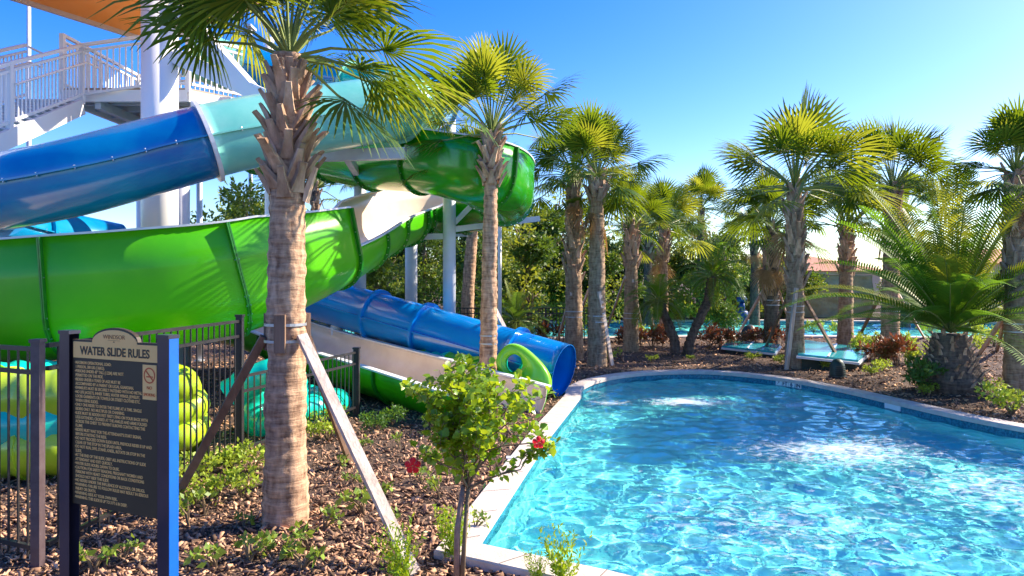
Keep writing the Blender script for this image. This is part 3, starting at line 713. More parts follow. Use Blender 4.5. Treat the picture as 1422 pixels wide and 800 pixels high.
for (px, d, s, k, lab) in [(735,24.5,.95,2,'bright yellow green tree right of the palm by the tube exit'),(525,21,.72,2,'bushy tree under the green flume behind the blue tube'),(350,24,1.12,1,'tree top showing above the left green flume wall'),(1005,29,.8,0,'airy tree left of the rock wall'),(590,25.5,.85,0,'dark tree behind the white slide posts'),(690,27,.85,3,'dark tree behind the palm by the tube exit'),(830,25.5,.8,2,'leafy tree behind the close pair of palms') ,(470,24,.8,3,'dark bushy tree behind the lower green flume')]:
    tree((px-CX)/F*d, d, s, k, lab)
for k, (px, d) in enumerate([(1300,33),(1350,31),(1400,33),(1460,30),(1262,35)]):
    tree((px-CX)/F*d, d, .62, k % 4, 'low bushy tree behind the big date palm', 'low trees behind the big date palm')
# ------------------------------------------------------------------ shrubs and small plants
def bush_parts(seed, R, H, n, size, m, elong=2.2, stems=7):
    rr = np.random.default_rng(seed); st = MB(); cs = []; rs = []
    for i in range(stems):
        a = rr.uniform(0,2*PI); q = rr.uniform(.2,.95)*R; z = H*rr.uniform(.45,1); c = (math.cos(a)*q, math.sin(a)*q, z)
        st.tube([(0,0,-.03),(c[0]*.4,c[1]*.4,z*.6),c], [.010,.007,.003], 4); cs.append(c); rs.append(R*rr.uniform(.3,.5))
    V, Q = leaf_cloud(cs, rs, n, size, elong, .2, up=.7, seed=seed)
    V[:,2] = np.maximum(V[:,2], .004)
    sm = bpy.data.meshes.new('stems'); sm.from_pydata(st.v, [], st.f); sm.materials.append(stemM)
    return [('stems', sm), ('leaves', np_mesh('leaves', V, Q, m))]
def put(name, parts, loc, s, label, cat, group=None, rz=None):
    t = empty(name, loc, r.uniform(0,6.28) if rz is None else rz, label, cat, group); t.scale = (s,)*3
    for nm, me in parts: child(nm, me, t)
    return t
low = [bush_parts(200+i, .13, .14, 46, .055, lowL, 1.6, 5) for i in range(3)]
lime = [bush_parts(210+i, .26, .24, 260, .06, limeL, 1.5, 9) for i in range(2)]
red = [bush_parts(220+i, .42, .55, 420, .13, redL, 2.6, 10) for i in range(2)]
grn = [bush_parts(230+i, .45, .5, 520, .10, darkLf, 2.0, 10) for i in range(2)]
yel = [bush_parts(240+i, .45, .45, 480, .11, limeL, 2.4, 10) for i in range(2)]
for (px, py, s) in [(430,765,1.2),(345,780,1.0),(505,712,1.3),(525,690,1.1),(585,672,.9),(600,640,1.0),(470,650,.9),(285,710,1.2),(262,725,1.1),(420,790,1.3),(450,735,1.0),(500,625,.9),(610,690,.9),(660,735,.8),(375,768,.9),(555,620,.8),(300,790,1.0),(488,672,.8),(545,725,.9),(130,790,1.0),(170,775,.8),(340,730,.8)]:
    put('low_plant', r.choice(low), gp(px,py), s*r.uniform(.9,1.2), 'small leafy seedling sprouting from the mulch', 'plant', 'seedlings in the near mulch bed')
for (px, py, s) in [(258,672,1.2),(290,660,1.1),(320,650,1.1),(350,655,1.2),(300,690,1.0),(335,688,1.0),(272,700,.9),(455,610,1.1),(440,590,1.0),(470,585,1.0),(420,610,1.0)]:
    put('groundcover_plant', r.choice(lime), gp(px,py), s*.75, 'lime green groundcover plant at the foot of the fence', 'plant', 'lime groundcover by the fence')
for (px, py) in [(585,560),(545,590),(490,545),(600,600),(520,600)]:
    put('small_shrub', r.choice(grn), gp(px,py), .45, 'small dark green shrub in the shade of the green flume', 'shrub', 'small shrubs in the shade of the green flume')
put('base_shrub', grn[0], pb+Vector((-.62,-.25,0)), 1.0, 'dark green shrub hugging the date palm trunk', 'shrub')
for (px, py) in [(760,478),(872,484),(890,480),(905,484),(920,480),(985,484),(1000,481),(1018,484),(1050,482),(1068,485),(1085,480),(1218,505),(1232,498),(1246,508),(745,492)]:
    put('croton_shrub', r.choice(red), gp(px,py), r.uniform(.8,1.1), 'red leaved shrub in the bed beyond the pool', 'shrub', 'red leaved shrubs beyond the pool')
for (px, py) in [(885,476),(1195,498),(1270,505),(1130,462),(1165,464),(1205,492),(1380,480),(1355,470),(1340,490),(1395,465),(1250,482),(1225,478),(1290,462),(1410,480)]:
    put('yellow_green_shrub', r.choice(yel), gp(px,py), r.uniform(.75,1.05), 'yellow green shrub in the bed beyond the pool', 'shrub', 'yellow green shrubs beyond the pool')
for (px, py, s) in [(1280,548,.5),(1295,545,.4),(1320,540,.6),(1390,560,.7),(1405,575,.9),(1365,545,.6),(845,500,.7),(1085,505,.5),(1210,520,.5),(1228,515,.6),(1045,500,.5),(905,502,.35),(960,500,.3),(1140,512,.5)]:
    put('poolside_plant', r.choice(lime), gp(px,py), s*1.5, 'leafy clump planted along the far coping', 'plant', 'clumps along the far coping')
for (px, d, s) in [(440,17,1.3),(475,17,1.2),(505,16.5,1.1),(540,16.2,1.2),(575,15.8,1.2),(600,15.5,1.3),(625,15.2,1.3),(655,14.8,1.2),(560,16.8,1.3),(620,16.2,1.2),(700,13.6,.7),(640,14.0,.9)]:
    put('border_shrub', r.choice(grn+yel), Vector(((px-CX)/F*d, d, 0)), s*.7, 'leafy border shrub along the blue tube', 'shrub', 'border shrubs along the blue tube')
for k in range(22):
    px = 700+k*14+r.uniform(-5,5)
    put('hedge_shrub', r.choice(grn+yel), Vector(((px-CX)/F*33, 33.2+r.uniform(-.4,.4), 0)), r.uniform(1.1,1.7), 'rounded shrub on the far bank of the lazy river', 'shrub', 'shrubs on the far bank of the lazy river')
for k in range(10):
    px = 1270+k*18; put('bank_shrub', r.choice(yel), Vector(((px-CX)/F*31.8, 31.9, 0)), r.uniform(1.3,1.8), 'pale green shrub on the far bank behind the big date palm', 'shrub', 'shrubs behind the big date palm')
# spiky upright plants
def spiky(seed, n=34, L=.30):
    rr = np.random.default_rng(seed); V = []; 
    for i in range(n):
        a = rr.uniform(0,2*PI); t = rr.uniform(.05,.5); d = np.array([math.cos(a)*math.sin(t), math.sin(a)*math.sin(t), math.cos(t)]); o = np.array([math.cos(a),math.sin(a),0])*rr.uniform(0,.05)
        l = L*rr.uniform(.6,1.1)
        for j in range(20):
            p = o+d*l*(.1+.9*j/14); ln = rr.normal(size=3)*.7+d*.9; ln /= np.linalg.norm(ln); s_ = np.cross(ln, rr.normal(size=3)); s_ /= np.linalg.norm(s_)
            q = .045; V += [p, p+ln*q*.5+s_*.007, p+ln*q, p+ln*q*.5-s_*.007]
    return V
for (px, py, s, lab) in [(628,775,1.0,'spiky bright green plant at the pool corner behind the hibiscus stems'),(556,808,1.0,'spiky bright green plant at the foot of the long pale brace'),(783,812,.95,'spiky bright green plant against the near coping'),(745,806,.5,'small spiky sprout beside the near coping')]:
    V = spiky(px); me = np_mesh('leaves', V, np.arange(len(V)).reshape(-1,4), hibL); root = empty('spiky_plant', gp(px,py), 0, lab, 'plant'); root.scale = (s,)*3; child('leaves', me, root)
# young hibiscus tree
def hibiscus():
    base = gp(641,808); base.z = 0; root = empty('hibiscus_tree', base, 0, 'young hibiscus tree with red flowers at the near pool corner', 'tree')
    rr = random.Random(5); st = MB(); tips = []
    st.tube([(0,0,-.05),(.02,0,.3),(.045,.01,.64)], [.019,.015,.014], 8)
    st.build('stem', stemM, root, True)
    stake = MB(); stake.tube([(-.035,0,-.05),(-.03,.0,.35),(.01,.01,.66)], [.024,.021,.015], 8); stake.build('trunk', mat('hibiscus_bark', (.20,.12,.09), (.36,.24,.18), 12, .85, bump=.5), root, True)
    b = MB(); leaves = []
    def grow(p, d, L, rad, lev):
        q = p+d*L; mid = p+d*L*.5+Vector((rr.gauss(0,.02),rr.gauss(0,.02),rr.gauss(0,.015)))
        b.tube([p,mid,q], [rad,rad*.8,rad*.6], 5)
        n = int(L/.022)
        for i in range(n):
            if lev == 0 and i < n*.5: continue
            leaves.append((p.lerp(q,(i+rr.random())/n)))
        if lev < 3:
            for k in range(3 if lev < 2 else 2):
                nd = (d+Vector((rr.gauss(0,.42),rr.gauss(0,.42),rr.gauss(.12,.35)))).normalized(); grow(q, nd, L*rr.uniform(.6,.85), rad*.6, lev+1)
    top = Vector((.04,.01,.64))
    for a, t, L in [(0.2,.62,.38),(1.3,.7,.32),(2.6,.62,.26),(3.6,.45,.30),(4.6,.75,.32),(5.4,.5,.36),(.9,.2,.46),(3.3,.15,.46),(6.2,1.15,.34),(2.9,.35,.42),(.1,.35,.44)]:
        grow(top, Vector((math.cos(a)*math.sin(t), math.sin(a)*math.sin(t), math.cos(t))), L*.74, .010, 0)
    b.build('branches', stemM, root)
    V = []; Q = []
    R = np.random.default_rng(4)
    for p in leaves:
        for _ in range(1 if R.random() < .6 else 2):
            d = R.normal(size=3)+np.array([0,0,.15]); d /= np.linalg.norm(d); s_ = np.cross(d, R.normal(size=3)+np.array([0,0,1.6])); s_ /= np.linalg.norm(s_); nn = np.cross(s_, d)
            L = R.uniform(.034,.070); o = np.array(p)+d*.012; W = L*.42; b0 = len(V)
            V += [o, o+d*L*.35+s_*W+nn*L*.08, o+d*L*.75+s_*W*.6+nn*L*.04, o+d*L*1.0-nn*L*.12, o+d*L*.75-s_*W*.6+nn*L*.04, o+d*L*.35-s_*W+nn*L*.08, o+d*L*.55-nn*L*.03]
            Q += [(b0,b0+1,b0+2,b0+6),(b0+6,b0+2,b0+3,b0+3)]
            Q[-1] = (b0+6,b0+2,b0+3,b0+4); Q += [(b0,b0+6,b0+4,b0+5)]
    child('leaves', np_mesh('leaves', V, Q, hibL), root)
    for px, py, dd, s in ((573,647,-.05,1.05),(748,615,-.42,.75)):
        d = base.y+dd; c = at(px, py, d)-base; f = MB(); R2 = random.Random(px)
        b.n
        for k in range(5):
            a = 2*PI*k/5+.3; ax = Vector((math.cos(a),-.35,math.sin(a))).normalized(); sd_ = Vector((-math.sin(a),0,math.cos(a)))
            L = .048*s; V = [c]; 
            for t, ww in ((.4,.32),(.85,.62),(1.2,.22)):
                for sg in (-1,0,1): V.append(c+ax*L*t+sd_*sg*L*ww*.8+Vector((0,.012*t*t*(1 if sg == 0 else 1.8)+R2.uniform(-.004,.004),0)))
            f.add(V, [(0,1,2),(0,2,3),(1,4,5,2),(2,5,6,3),(4,7,8,5),(5,8,9,6)])
        fo = f.build('flower', redF, root)
        g = MB(); g.tube([c, c+Vector((.01,-.04*s,.01))], [.004,.002], 6); g.build('stamen', signT, fo)
        g = MB(); tgt = Vector((.03,.01,.85)); g.tube([c+Vector((0,.01,0)), c.lerp(tgt,.5)+Vector((0,0,.03)), tgt], [.004,.005,.007], 5); g.build('branch', stemM, root)
hibiscus()
# ------------------------------------------------------------------ green open flume slide
gs = empty('green_water_slide', (-4,12,0), 0, 'green open flume water slide winding down to the pool edge', 'water slide')
W = .56
A = [(-6.4,17.4,5.3),(-4.5,15.9,4.95),(at(500,0,13.8).x,14.6,4.55),(-1.60,13.3,4.28),(-.72,12.9,4.02),(-.22,13.6,3.88),(-.22,14.8,3.78),(-1.1,15.8,3.68),(-1.95,15.5,3.55),(-2.55,13.9,3.15),(-2.98,12.1,2.58),(-3.55,10.9,2.12),(-4.2,10.1,1.80),(-5.1,9.65,1.64),(-6.2,9.55,1.54),(-7.6,9.9,1.46),(-9.0,11.2,1.40),(-9.5,13.2,1.34),(-8.6,15.0,1.36),(-7.1,15.9,1.26),(-5.53,15.0,1.10),(-3.73,13.53,.78),(-1.93,12.00,.54),(-.58,10.75,.36),(.0,10.22,.28)]
pa = resample(catmull(A, 12), .12)
def nearest(path, p): p = Vector(p); return min(range(len(path)), key=lambda i: (path[i]-p).length)
iA = nearest(pa, A[10]); iB = nearest(pa, A[17]); iE = len(pa)-1
k1 = iA+3
gs_off = Vector((-4,12,0)); pa_l = [p-gs_off for p in pa]
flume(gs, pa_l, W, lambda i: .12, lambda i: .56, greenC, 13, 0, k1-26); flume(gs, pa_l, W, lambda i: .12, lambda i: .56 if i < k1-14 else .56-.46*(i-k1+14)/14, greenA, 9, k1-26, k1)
flume(gs, pa_l, W, lambda i: .80+.26*min(1,(i-k1)/14), lambda i: .45, greenA, 17, k1, iB)
flume(gs, pa_l, .80, lambda i: 1.06-.98*min(1,(i-iB)/12), lambda i: .45-.37*min(1,(i-iB)/12), greenA, 30, iB, iE, bolts=False, rim_t=.11, vs=.74)
# ------------------------------------------------------------------ blue and teal tube slide
bs = empty('blue_teal_tube_slide', (-4,12,0), 0, 'closed tube slide in blue and pale teal looping above the green flume', 'water slide')
B = [(-7.5,16.0,7.3),(-6.6,16.6,7.1),(-5.2,17.2,6.95),(-3.9,17.0,6.75),(-2.7,16.3,6.4),(-1.95,15.3,5.95),(-1.75,13.8,5.50),(-2.2,12.45,5.12),(-3.33,11.7,4.74),(-4.44,10.95,4.32),(-5.3,10.55,3.98),(-6.5,10.2,3.55),(-7.9,10.4,3.30),(-9.1,11.6,3.1),(-9.4,13.4,2.95),(-8.7,15.2,2.7),(-7.2,16.2,2.35),(-5.6,15.9,1.98),(-4.4,15.2,1.65),(-3.0,14.42,1.34),(-.9,13.26,.86),(.93,12.25,.44)]
pb_ = [p-Vector((-4,12,0)) for p in resample(catmull(B, 12), .14)]
nb = lambda p: nearest(pb_, Vector(p)-Vector((-4,12,0)))
j0, j1, j2, j3, j4 = nb(B[1]), nb(B[3]), nb(B[6]), nb(B[9]), nb(B[15])
jt = nb((-4.75,10.8,4.2)); n_ = len(pb_)-1
tube_run(bs, pb_, .565, [(0,j0,tealA),(j0,j1,blueA),(j1,j2-4,tealB),(j2-4,j2+5,blueB),(j2+5,jt,tealA),(jt,j4,blueA)],
         joint=[(j0,tealA),(j1,tealA),(j2-4,blueA),(j2+9,tealA),(j2+5,tealA),(jt,rimM),(nb(B[12]),blueA),(nb(B[14]),blueA)])
tube_run(bs, pb_, .47, [(j4,n_,blueB)], joint=[(nb((-2.75,14.3,1.25)),blueB),(nb((-1.75,13.75,1.05)),blueB),(nb(B[18]),blueB),(nb((.1,12.7,.6)),blueB)], bolts=False)
# white lighter cradle under the front bend
# ------------------------------------------------------------------ supports
def post(px, d, ytop, rad, label, name='support_post', arms=(), m=greywht, z0=-.05, sleeve=None):
    x = (px-CX)/F*d; zt = EYE-(ytop-HY)/F*d; root = empty(name, (x,d,0), 0, label, 'support post')
    c = MB(); c.tube([(0,0,z0),(0,0,zt)], rad, 28); c.build('column', m, root, True)
    f = MB(); f.tube([(0,0,0.02),(0,0,.06)], rad*1.6, 20); f.build('base_plate', m, root)
    if sleeve: f = MB(); f.tube([(0,0,0.06),(0,0,sleeve)], rad*1.5, 24); f.build('sleeve', m, root, True)
    for p, q, ww, hh in arms:
        a = MB(); a.bar(Vector(p)-Vector((x,d,0)), Vector(q)-Vector((x,d,0)), ww, hh); a.build('arm', m if m is white else greywht, root)
    return root
post(222,12.6,-60,.31,'thick white column carrying the slide tower canopy',m=white,arms=[((-6.1,12.5,7.0),(-4.3,12.0,5.05),.26,.26),((-6.1,12.6,6.1),(-4.15,11.95,5.15),.26,.26)])
post(253,14.6,200,.15,'grey post right of the thick column',arms=[((-8.2,14.6,2.6),(-6.96,14.6,3.9),.16,.16)])
post(277,17,150,.07,'slim grey post beyond the thick column')
post(624,14.6,152,.135,'tall grey post right of the blue tube with slide arms',arms=[((-1.35,14.6,3.08),(.6,15.3,3.38),.10,.12),((-1.3,14.6,3.15),(-.55,14.9,3.95),.08,.10),((-1.3,14.6,4.35),(-.4,13.0,3.42),.08,.1),((-1.35,14.6,2.95),(-2.95,15.2,2.95),.10,.12)])
post(571,17.2,262,.15,'grey post behind the tall grey post',arms=[((-3.4,17.0,3.15),(-1.1,17.0,3.15),.1,.14)])
post(468,14.75,352,.09,'short white post under the lower green flume',m=white,sleeve=1.25,arms=[((-3.74,14.75,2.6),(-3.7,11.7,2.02),.1,.12)])
post(694,18,292,.05,'thin white pole behind the palm by the tube exit',m=white)
post(500,15.2,205,.13,'grey post behind the teal tube',arms=[((-4.0,12.7,4.30),(-1.9,12.35,4.30),.14,.2),((-3.3,15.2,4.2),(-3.0,12.6,4.28),.12,.16)])
for px, d, yt, lab in ((40,24,-40,'thin light pole beyond the slide stairs'),(348,26,40,'thin light pole beyond the slide tubes')):
    x = (px-CX)/F*d; root = empty('light_pole', (x,d,0), 0, lab, 'light pole'); c = MB(); c.tube([(0,0,-.05),(0,0,EYE-(yt-HY)/F*d)], [.09,.06], 12); c.build('pole', greywht, root, True)
    c = MB(); c.box((-.12,-.3,EYE-(yt-HY)/F*d),(.12,.3,EYE-(yt-HY)/F*d+.09)); c.build('lamp_head', greywht, root)
# slide tower: deck, stair, railings, canopy
tw = empty('slide_tower', (-8,15,0), 0, 'white slide tower with stair, picket railings and orange canopy', 'slide tower'); TO = Vector((-8,15,0))
def tl(p): return Vector(p)-TO
DZ = 6.0
deck = [(-9.3,14.3),(-6.7,14.3),(-5.9,15.2),(-5.9,17.2),(-9.3,17.2)]
d_ = MB(); n = len(deck); V = [tl((x,y,DZ)) for x,y in deck]+[tl((x,y,DZ-.06)) for x,y in deck]
d_.add(V, [tuple(range(n)), tuple(range(2*n-1,n-1,-1))]+[(i,(i+1)%n,n+(i+1)%n,n+i) for i in range(n)]); d_.build('deck', mat('deck_boards', (.33,.27,.20), (.42,.35,.26), 6, .8), tw)
for i in range(n):
    a = deck[i]; b = deck[(i+1)%n]; q = MB(); q.bar(tl((*a,DZ-.17)), tl((*b,DZ-.17)), .08, .24); q.build('edge_beam', white, tw)
for y in (14.8,15.4,16.0,16.6):
    q = MB(); q.bar(tl((-9.25,y,DZ-.15)), tl((-6.0,y,DZ-.15)), .08, .17); q.build('joist', greywht, tw)
for x in (-8.6,-7.4): q = MB(); q.bar(tl((x,14.35,DZ-.33)), tl((x,17.15,DZ-.33)), .12, .18); q.build('girder', greywht, tw)
def railing(root, a, b, h=1.1, gap=.115, ends=(0,), off=TO):
    a = Vector(a)-off; b = Vector(b)-off; L = (b-a).length; up = Vector((0,0,1)); d = (b-a)
    rl = empty('railing', (0,0,0)); rl.parent = root; KIDS.setdefault(root.name, []).append(rl)
    q = MB(); q.bar(a+up*h, b+up*h, .07, .06)
    q.build('top_rail', white, rl)
    q = MB(); q.bar(a+up*(h-.13), b+up*(h-.13), .045, .045); q.build('second_rail', white, rl)
    q = MB(); q.bar(a+up*.09, b+up*.09, .045, .05); q.build('bottom_rail', white, rl)
    for t in ends: q = MB(); c = a.lerp(b,t); q.bar(c-up*.1, c+up*(h+.02), .085, .085); q.build('rail_post', white, rl)
    n = int(L/gap); q = MB()
    for i in range(1, n): c = a.lerp(b, i/n); q.bar(c+up*.10, c+up*(h-.14), .024, .024)
    q.build('picket_row', white, rl)
    return rl
railing(tw, (-8.77,14.1,5.72), (-7.35,14.3,DZ)); railing(tw, (-7.35,14.3,DZ), (-6.75,14.3,DZ)); railing(tw, (-9.3,14.3,DZ), (-9.3,17.2,DZ)); railing(tw, (-9.3,17.2,DZ), (-5.9,17.2,DZ)); railing(tw, (-6.7,14.3,DZ), (-5.9,15.2,DZ)); 
s0 = (-8.62,9.0,3.15); s1 = (-8.72,12.0,4.7); s2 = (-8.77,14.1,5.72)
for dx in (0,-1.15):
    q = lambda p: (p[0]+dx, p[1], p[2])
    railing(tw, q(s0), q(s1)); railing(tw, q(s1), q(s2))
    m_ = MB(); m_.bar(tl(q(s0))-Vector((0,0,.16)), tl(q(s2))-Vector((0,0,.16)), .08, .30); m_.build('stringer', white, tw)
    m_ = MB(); m_.tube([tl((q(s1)[0]+.08,12.05,5.45)), tl((q(s1)[0]+.08,14.05,6.45)), tl((q(s1)[0]+.08,14.4,6.45)), tl((q(s1)[0]+.08,14.4,6.75)), tl((q(s1)[0]+.08,14.0,6.75))], .024, 8); m_.build('handrail', white, tw)
for i in range(24):
    t = i/24; c = Vector(s0).lerp(Vector(s2), t); m_ = MB(); m_.box(tl((c.x-1.12,c.y-.13,c.z-.02)), tl((c.x-.04,c.y+.13,c.z+.02))); m_.build('tread', greywht, tw)
cn = [(-8.9,17.3),(-11.6,12.4),(-7.2,9.6),(-4.7,14.3)]; RZ = 8.0
q = MB(); V = [tl((x,y,RZ)) for x,y in cn]+[tl((-8,13.5,RZ+1.6))]+[tl((x,y,RZ-.02)) for x,y in cn]
q.add(V, [(0,1,4),(1,2,4),(2,3,4),(3,0,4),(8,7,6,5),(0,5,6,1),(1,6,7,2),(2,7,8,3),(3,8,5,0)]); q.build('canopy', roofO, tw)
for i in range(4):
    a = cn[i]; b = cn[(i+1)%4]; q = MB(); q.bar(tl((*a,RZ-.06)), tl((*b,RZ-.06)), .09, .12); q.build('canopy_edge', white, tw)
for x,y in ((-7.25,14.6),(-8.9,16.6),(-6.0,17.1)):
    q = MB(); q.tube([tl((x,y,0)), tl((x,y,RZ if y > 17 or x < -9 else DZ))], .11, 14); q.build('tower_leg', white, tw, True)
# ------------------------------------------------------------------ kids' tube slides behind the fence
def coil(name, label, off, path, rr, mats, every, seam_on=False):
    root = empty(name, off, 0, label, 'play slide'); p = [q-Vector(off) for q in resample(catmull(path, 10), .07)]
    n = len(p)-1; segs = []; js = []; i = 0; k = 0
    while i < n:
        j = min(n, i+every); segs.append((i, j, mats[k % len(mats)])); js.append((j, mats[k % len(mats)])); i = j; k += 1
    for (a, b, m) in segs:
        q = MB(); nn = 28; V = []; Fc = []
        for i2 in range(a, b+1):
            t, s, u = frame(p, i2); r_ = rr*(1+.075*math.cos((i2-a)*2*PI/4))
            V += [p[i2]+(s*math.cos(2*PI*c/nn)+u*math.sin(2*PI*c/nn))*r_ for c in range(nn)]
        for i2 in range(b-a):
            for c in range(nn): c2 = (c+1)%nn; Fc.append((i2*nn+c, i2*nn+c2, (i2+1)*nn+c2, (i2+1)*nn+c))
        q.add(V, Fc); q.build('tube_section', m, root, True)
    for j, m in js:
        t, s, u = frame(p, j); q = MB(); q.tube([p[j]-t*.02, p[j]+t*.02], rr*1.12, 28); q.build('joint_flange', m, root)
    return root
hel = []
for k in range(30):
    a = -.6-k*2*PI/11; hel.append((-5.15+1.0*math.cos(a), 8.3+1.0*math.sin(a), 0.86-k*.024))
coil('kids_tube_slide', 'coiled yellow green and teal kids tube slide behind the rules sign', (-5.1,8.2,0), hel, .30, [limeP, greenB, tealB, limeP], 16)
hel = []
for k in range(12):
    a = PI*.9-k*2*PI/10; hel.append((-3.28+.12*math.sin(k*.8)+.40*math.cos(a), 9.0+.05*k, .44+.36*math.sin(a)))
coil('kids_tube_slide', 'teal looping kids tube slide beside the middle fence post', (-3.2,9.0,0), hel, .21, [tealB], 12)
coil('kids_tube_slide', 'low teal and green kids tube slide behind the end fence post', (-2.6,9.9,0), [(-3.3,9.6,.20),(-3.0,9.9,.18),(-2.75,10.3,.14),(-2.9,11.0,.1),(-4.2,11.6,.1)], .22, [tealB], 10)
coil('kids_tube_slide', 'green kids tube between the white channel and the blue tube exit', (-1,12,0), [(-2.1,13.75,.42),(-1.5,13.2,.40),(-.95,12.75,.40),(-.35,12.25,.3)], .27, [greenA, tealB, greenB], 9)
hel = [(-3.78+.2*math.cos(k*.8), 7.75+.2*math.sin(k*.8), .12+k*.034) for k in range(24)]
coil('kids_tube_slide', 'stacked lime green coil right behind the blue sign post', (-3.78,7.75,0), hel, .17, [limeP], 200)
# rounded lime end cap with a round opening
def cap():
    c0 = Vector((.20,11.75,.48)); root = empty('slide_end_cap', (c0.x,c0.y,0), 0, 'tilted lime green rounded panel with a round hole beside the blue tube exit', 'slide panel')
    nrm = Vector((-.35,-.93,.15)).normalized(); sx = Vector((.93,-.35,0)).normalized(); sy = nrm.cross(sx)*-1
    tilt = math.radians(40); X = sx*math.cos(tilt)+sy*math.sin(tilt); Yv = -sx*math.sin(tilt)+sy*math.cos(tilt)
    n = 40; V = []
    for dt in (0,.10):
        for rr in (0,1):
            for k in range(n):
                a = 2*PI*k/n
                if rr == 0: p = X*(.165*math.cos(a)-.20)+Yv*(.155*math.sin(a))
                else:
                    ca, sa = math.cos(a), math.sin(a); p = X*(.56*math.copysign(abs(ca)**.8,ca))+Yv*(.34*math.copysign(abs(sa)**.8,sa))
                V.append(Vector((0,0,c0.z))+p*(1-.06*(dt == 0)*rr)+nrm*(.10-dt))
    Fc = []
    for k in range(n):
        k2 = (k+1)%n; Fc += [(k,k2,n+k2,n+k),(2*n+k,3*n+k,3*n+k2,2*n+k2),(n+k,n+k2,3*n+k2,3*n+k),(k,2*n+k,2*n+k2,k2)]
    q = MB(); q.add(V, Fc); q.build('panel', greenB, root, True)
    q = MB(); q.tube([Vector((0,0,c0.z))+X*-.26+nrm*.11, Vector((0,0,c0.z))+X*-.26-nrm*.2], .18, 24, cap=False); q.build('hole_ring', tealB, root, True)
    q = MB(); q.tube([(0,.1,-.05),(0,.1,.4)], .05, 10); q.build('foot', greywht, root)
cap()
# ------------------------------------------------------------------ black fences
pk = MB(); pk.box((-.0065,-.0065,0),(.0065,.0065,1)); pkm = bpy.data.meshes.new('picket'); pkm.from_pydata(pk.v, [], pk.f); pkm.materials.append(black)
def fence(a, b, h, label, gap=.095, posts=(0,1), psize=.06, m=black, group=None, mp=None, joint=False):
    a = Vector(a); b = Vector(b); root = empty('metal_fence', a, 0, label, 'fence', group); d = b-a; L = d.length; up = Vector((0,0,1)); ang = math.atan2(d.y, d.x)
    for z, nm in ((h-.03,'rail'),(h-.20,'rail'),(.12,'rail')):
        q = MB(); q.bar(up*z, d+up*z, .03, .032); q.build(nm, m, root)
    for t in posts:
        q = MB(); c = d*t; q.box((c.x-psize/2,c.y-psize/2,-.05),(c.x+psize/2,c.y+psize/2,h+.02)); q.box((c.x-psize*.62,c.y-psize*.62,h+.02),(c.x+psize*.62,c.y+psize*.62,h+.045)); q.build('fence_post', mp or m, root)
    n = int(L/gap)
    if joint:
        q = MB()
        for i in range(1,n): c = d*(i/n); q.box((c.x-.012,c.y-.012,.05),(c.x+.012,c.y+.012,h-.02))
        q.build('picket_panel', m, root)
    else:
        for i in range(1,n):
            o = link('picket', pkm, root, d*(i/n)+up*.05); o.scale = (1,1,h-.07); o.rotation_euler = (0,0,ang); KIDS.setdefault(root.name, []).append(o)
f1 = Vector((-3.45,5.03,0)); f2 = Vector((-3.11,7.9,0)); f3 = Vector((-2.36,10.5,0)); f0 = Vector((-6.0,6.1,0))
fence(f1, f0, 1.6, 'black picket fence panel at the far left behind the sign', .11, (0,1), .065, mp=brownm)
fence(f2, f1+(f2-f1)*.03, 1.62, 'tall black picket fence panel between the sign and big palm', .105, (0,), .07)
fence(f2+(f3-f2)*.01, f3, .98, 'low black picket fence panel beside the white channel', .115, (1,), .085)
for a, b, lab in [((-6,21.6,0),(-.6,21.4,0),'black picket fence behind the slide posts'),((-.6,21.4,0),(2.7,21.6,0),'black picket fence between the blue tube exit and pair of palms'),((2.7,21.6,0),(3.1,30,0),'black picket fence running back beside the lazy river')]:
    fence(a, b, 1.15, lab, .11, (0,.5,1), .06, joint=True)
for a, b, lab in [((4,35.6,0),(10.8,35.8,0),'black picket fence ending at the rock wall'),((19.5,33.8,0),(28,33,0),'black picket fence behind the big date palm')]:
    fence(a+Vector((0,3.5,0)) if False else tuple(a), tuple(b), 1.3, lab, .14, (0,.33,.66,1), .07, joint=True)
# ------------------------------------------------------------------ rules sign
SA = Vector((-2.60,4.06,0)); SB = Vector((-1.865,3.745,0)); e = (SB-SA).normalized(); nrm = Vector((e.y,-e.x,0)); up = Vector((0,0,1))
sg = empty('rules_sign', SA, 0, 'dark water slide rules sign between two navy posts', 'sign')
def sp(u, v, n=0): return e*u+up*v+nrm*n
Wd = (SB-SA).length
for u0, nm in ((0,0),(Wd,1)):
    q = MB(); hw = .043
    V = [sp(u0+a*hw, z, b*.03) for z in (-.05,1.765) for a, b in ((-1,-1),(1,-1),(1,1),(-1,1))]
    q.add(V, [(3,2,1,0),(4,5,6,7),(0,1,5,4),(2,3,7,6),(3,0,4,7)]); pst = q.build('post', signN, sg)
    q = MB(); q.add([V[1]+e*.002,V[2]+e*.002,V[6]+e*.002,V[5]+e*.002], [(0,1,2,3)]); q.add([V[1],V[2],V[6],V[5]],[(0,1,2,3)]); 
    q = MB(); hh = hw; q.add([sp(u0+hh+a, z, b*.03) for z in (-.05,1.765) for a, b in ((0,-1),(.004,-1),(.004,1),(0,1))], [(3,2,1,0),(4,5,6,7),(0,1,5,4),(1,2,6,5),(2,3,7,6),(3,0,4,7)]); nm and q.build('blue_face', signBl, pst)
    q = MB(); V = [sp(u0+a*hw*1.12, z, b*.036) for z in (1.765,1.785) for a, b in ((-1,-1),(1,-1),(1,1),(-1,1))]
    q.add(V, [(3,2,1,0),(4,5,6,7),(0,1,5,4),(1,2,6,5),(2,3,7,6),(3,0,4,7)]); q.build('cap', signN, pst)
bx0, bx1 = .046, Wd-.046; z0 = .78; z1 = 1.735; ym = 1.0
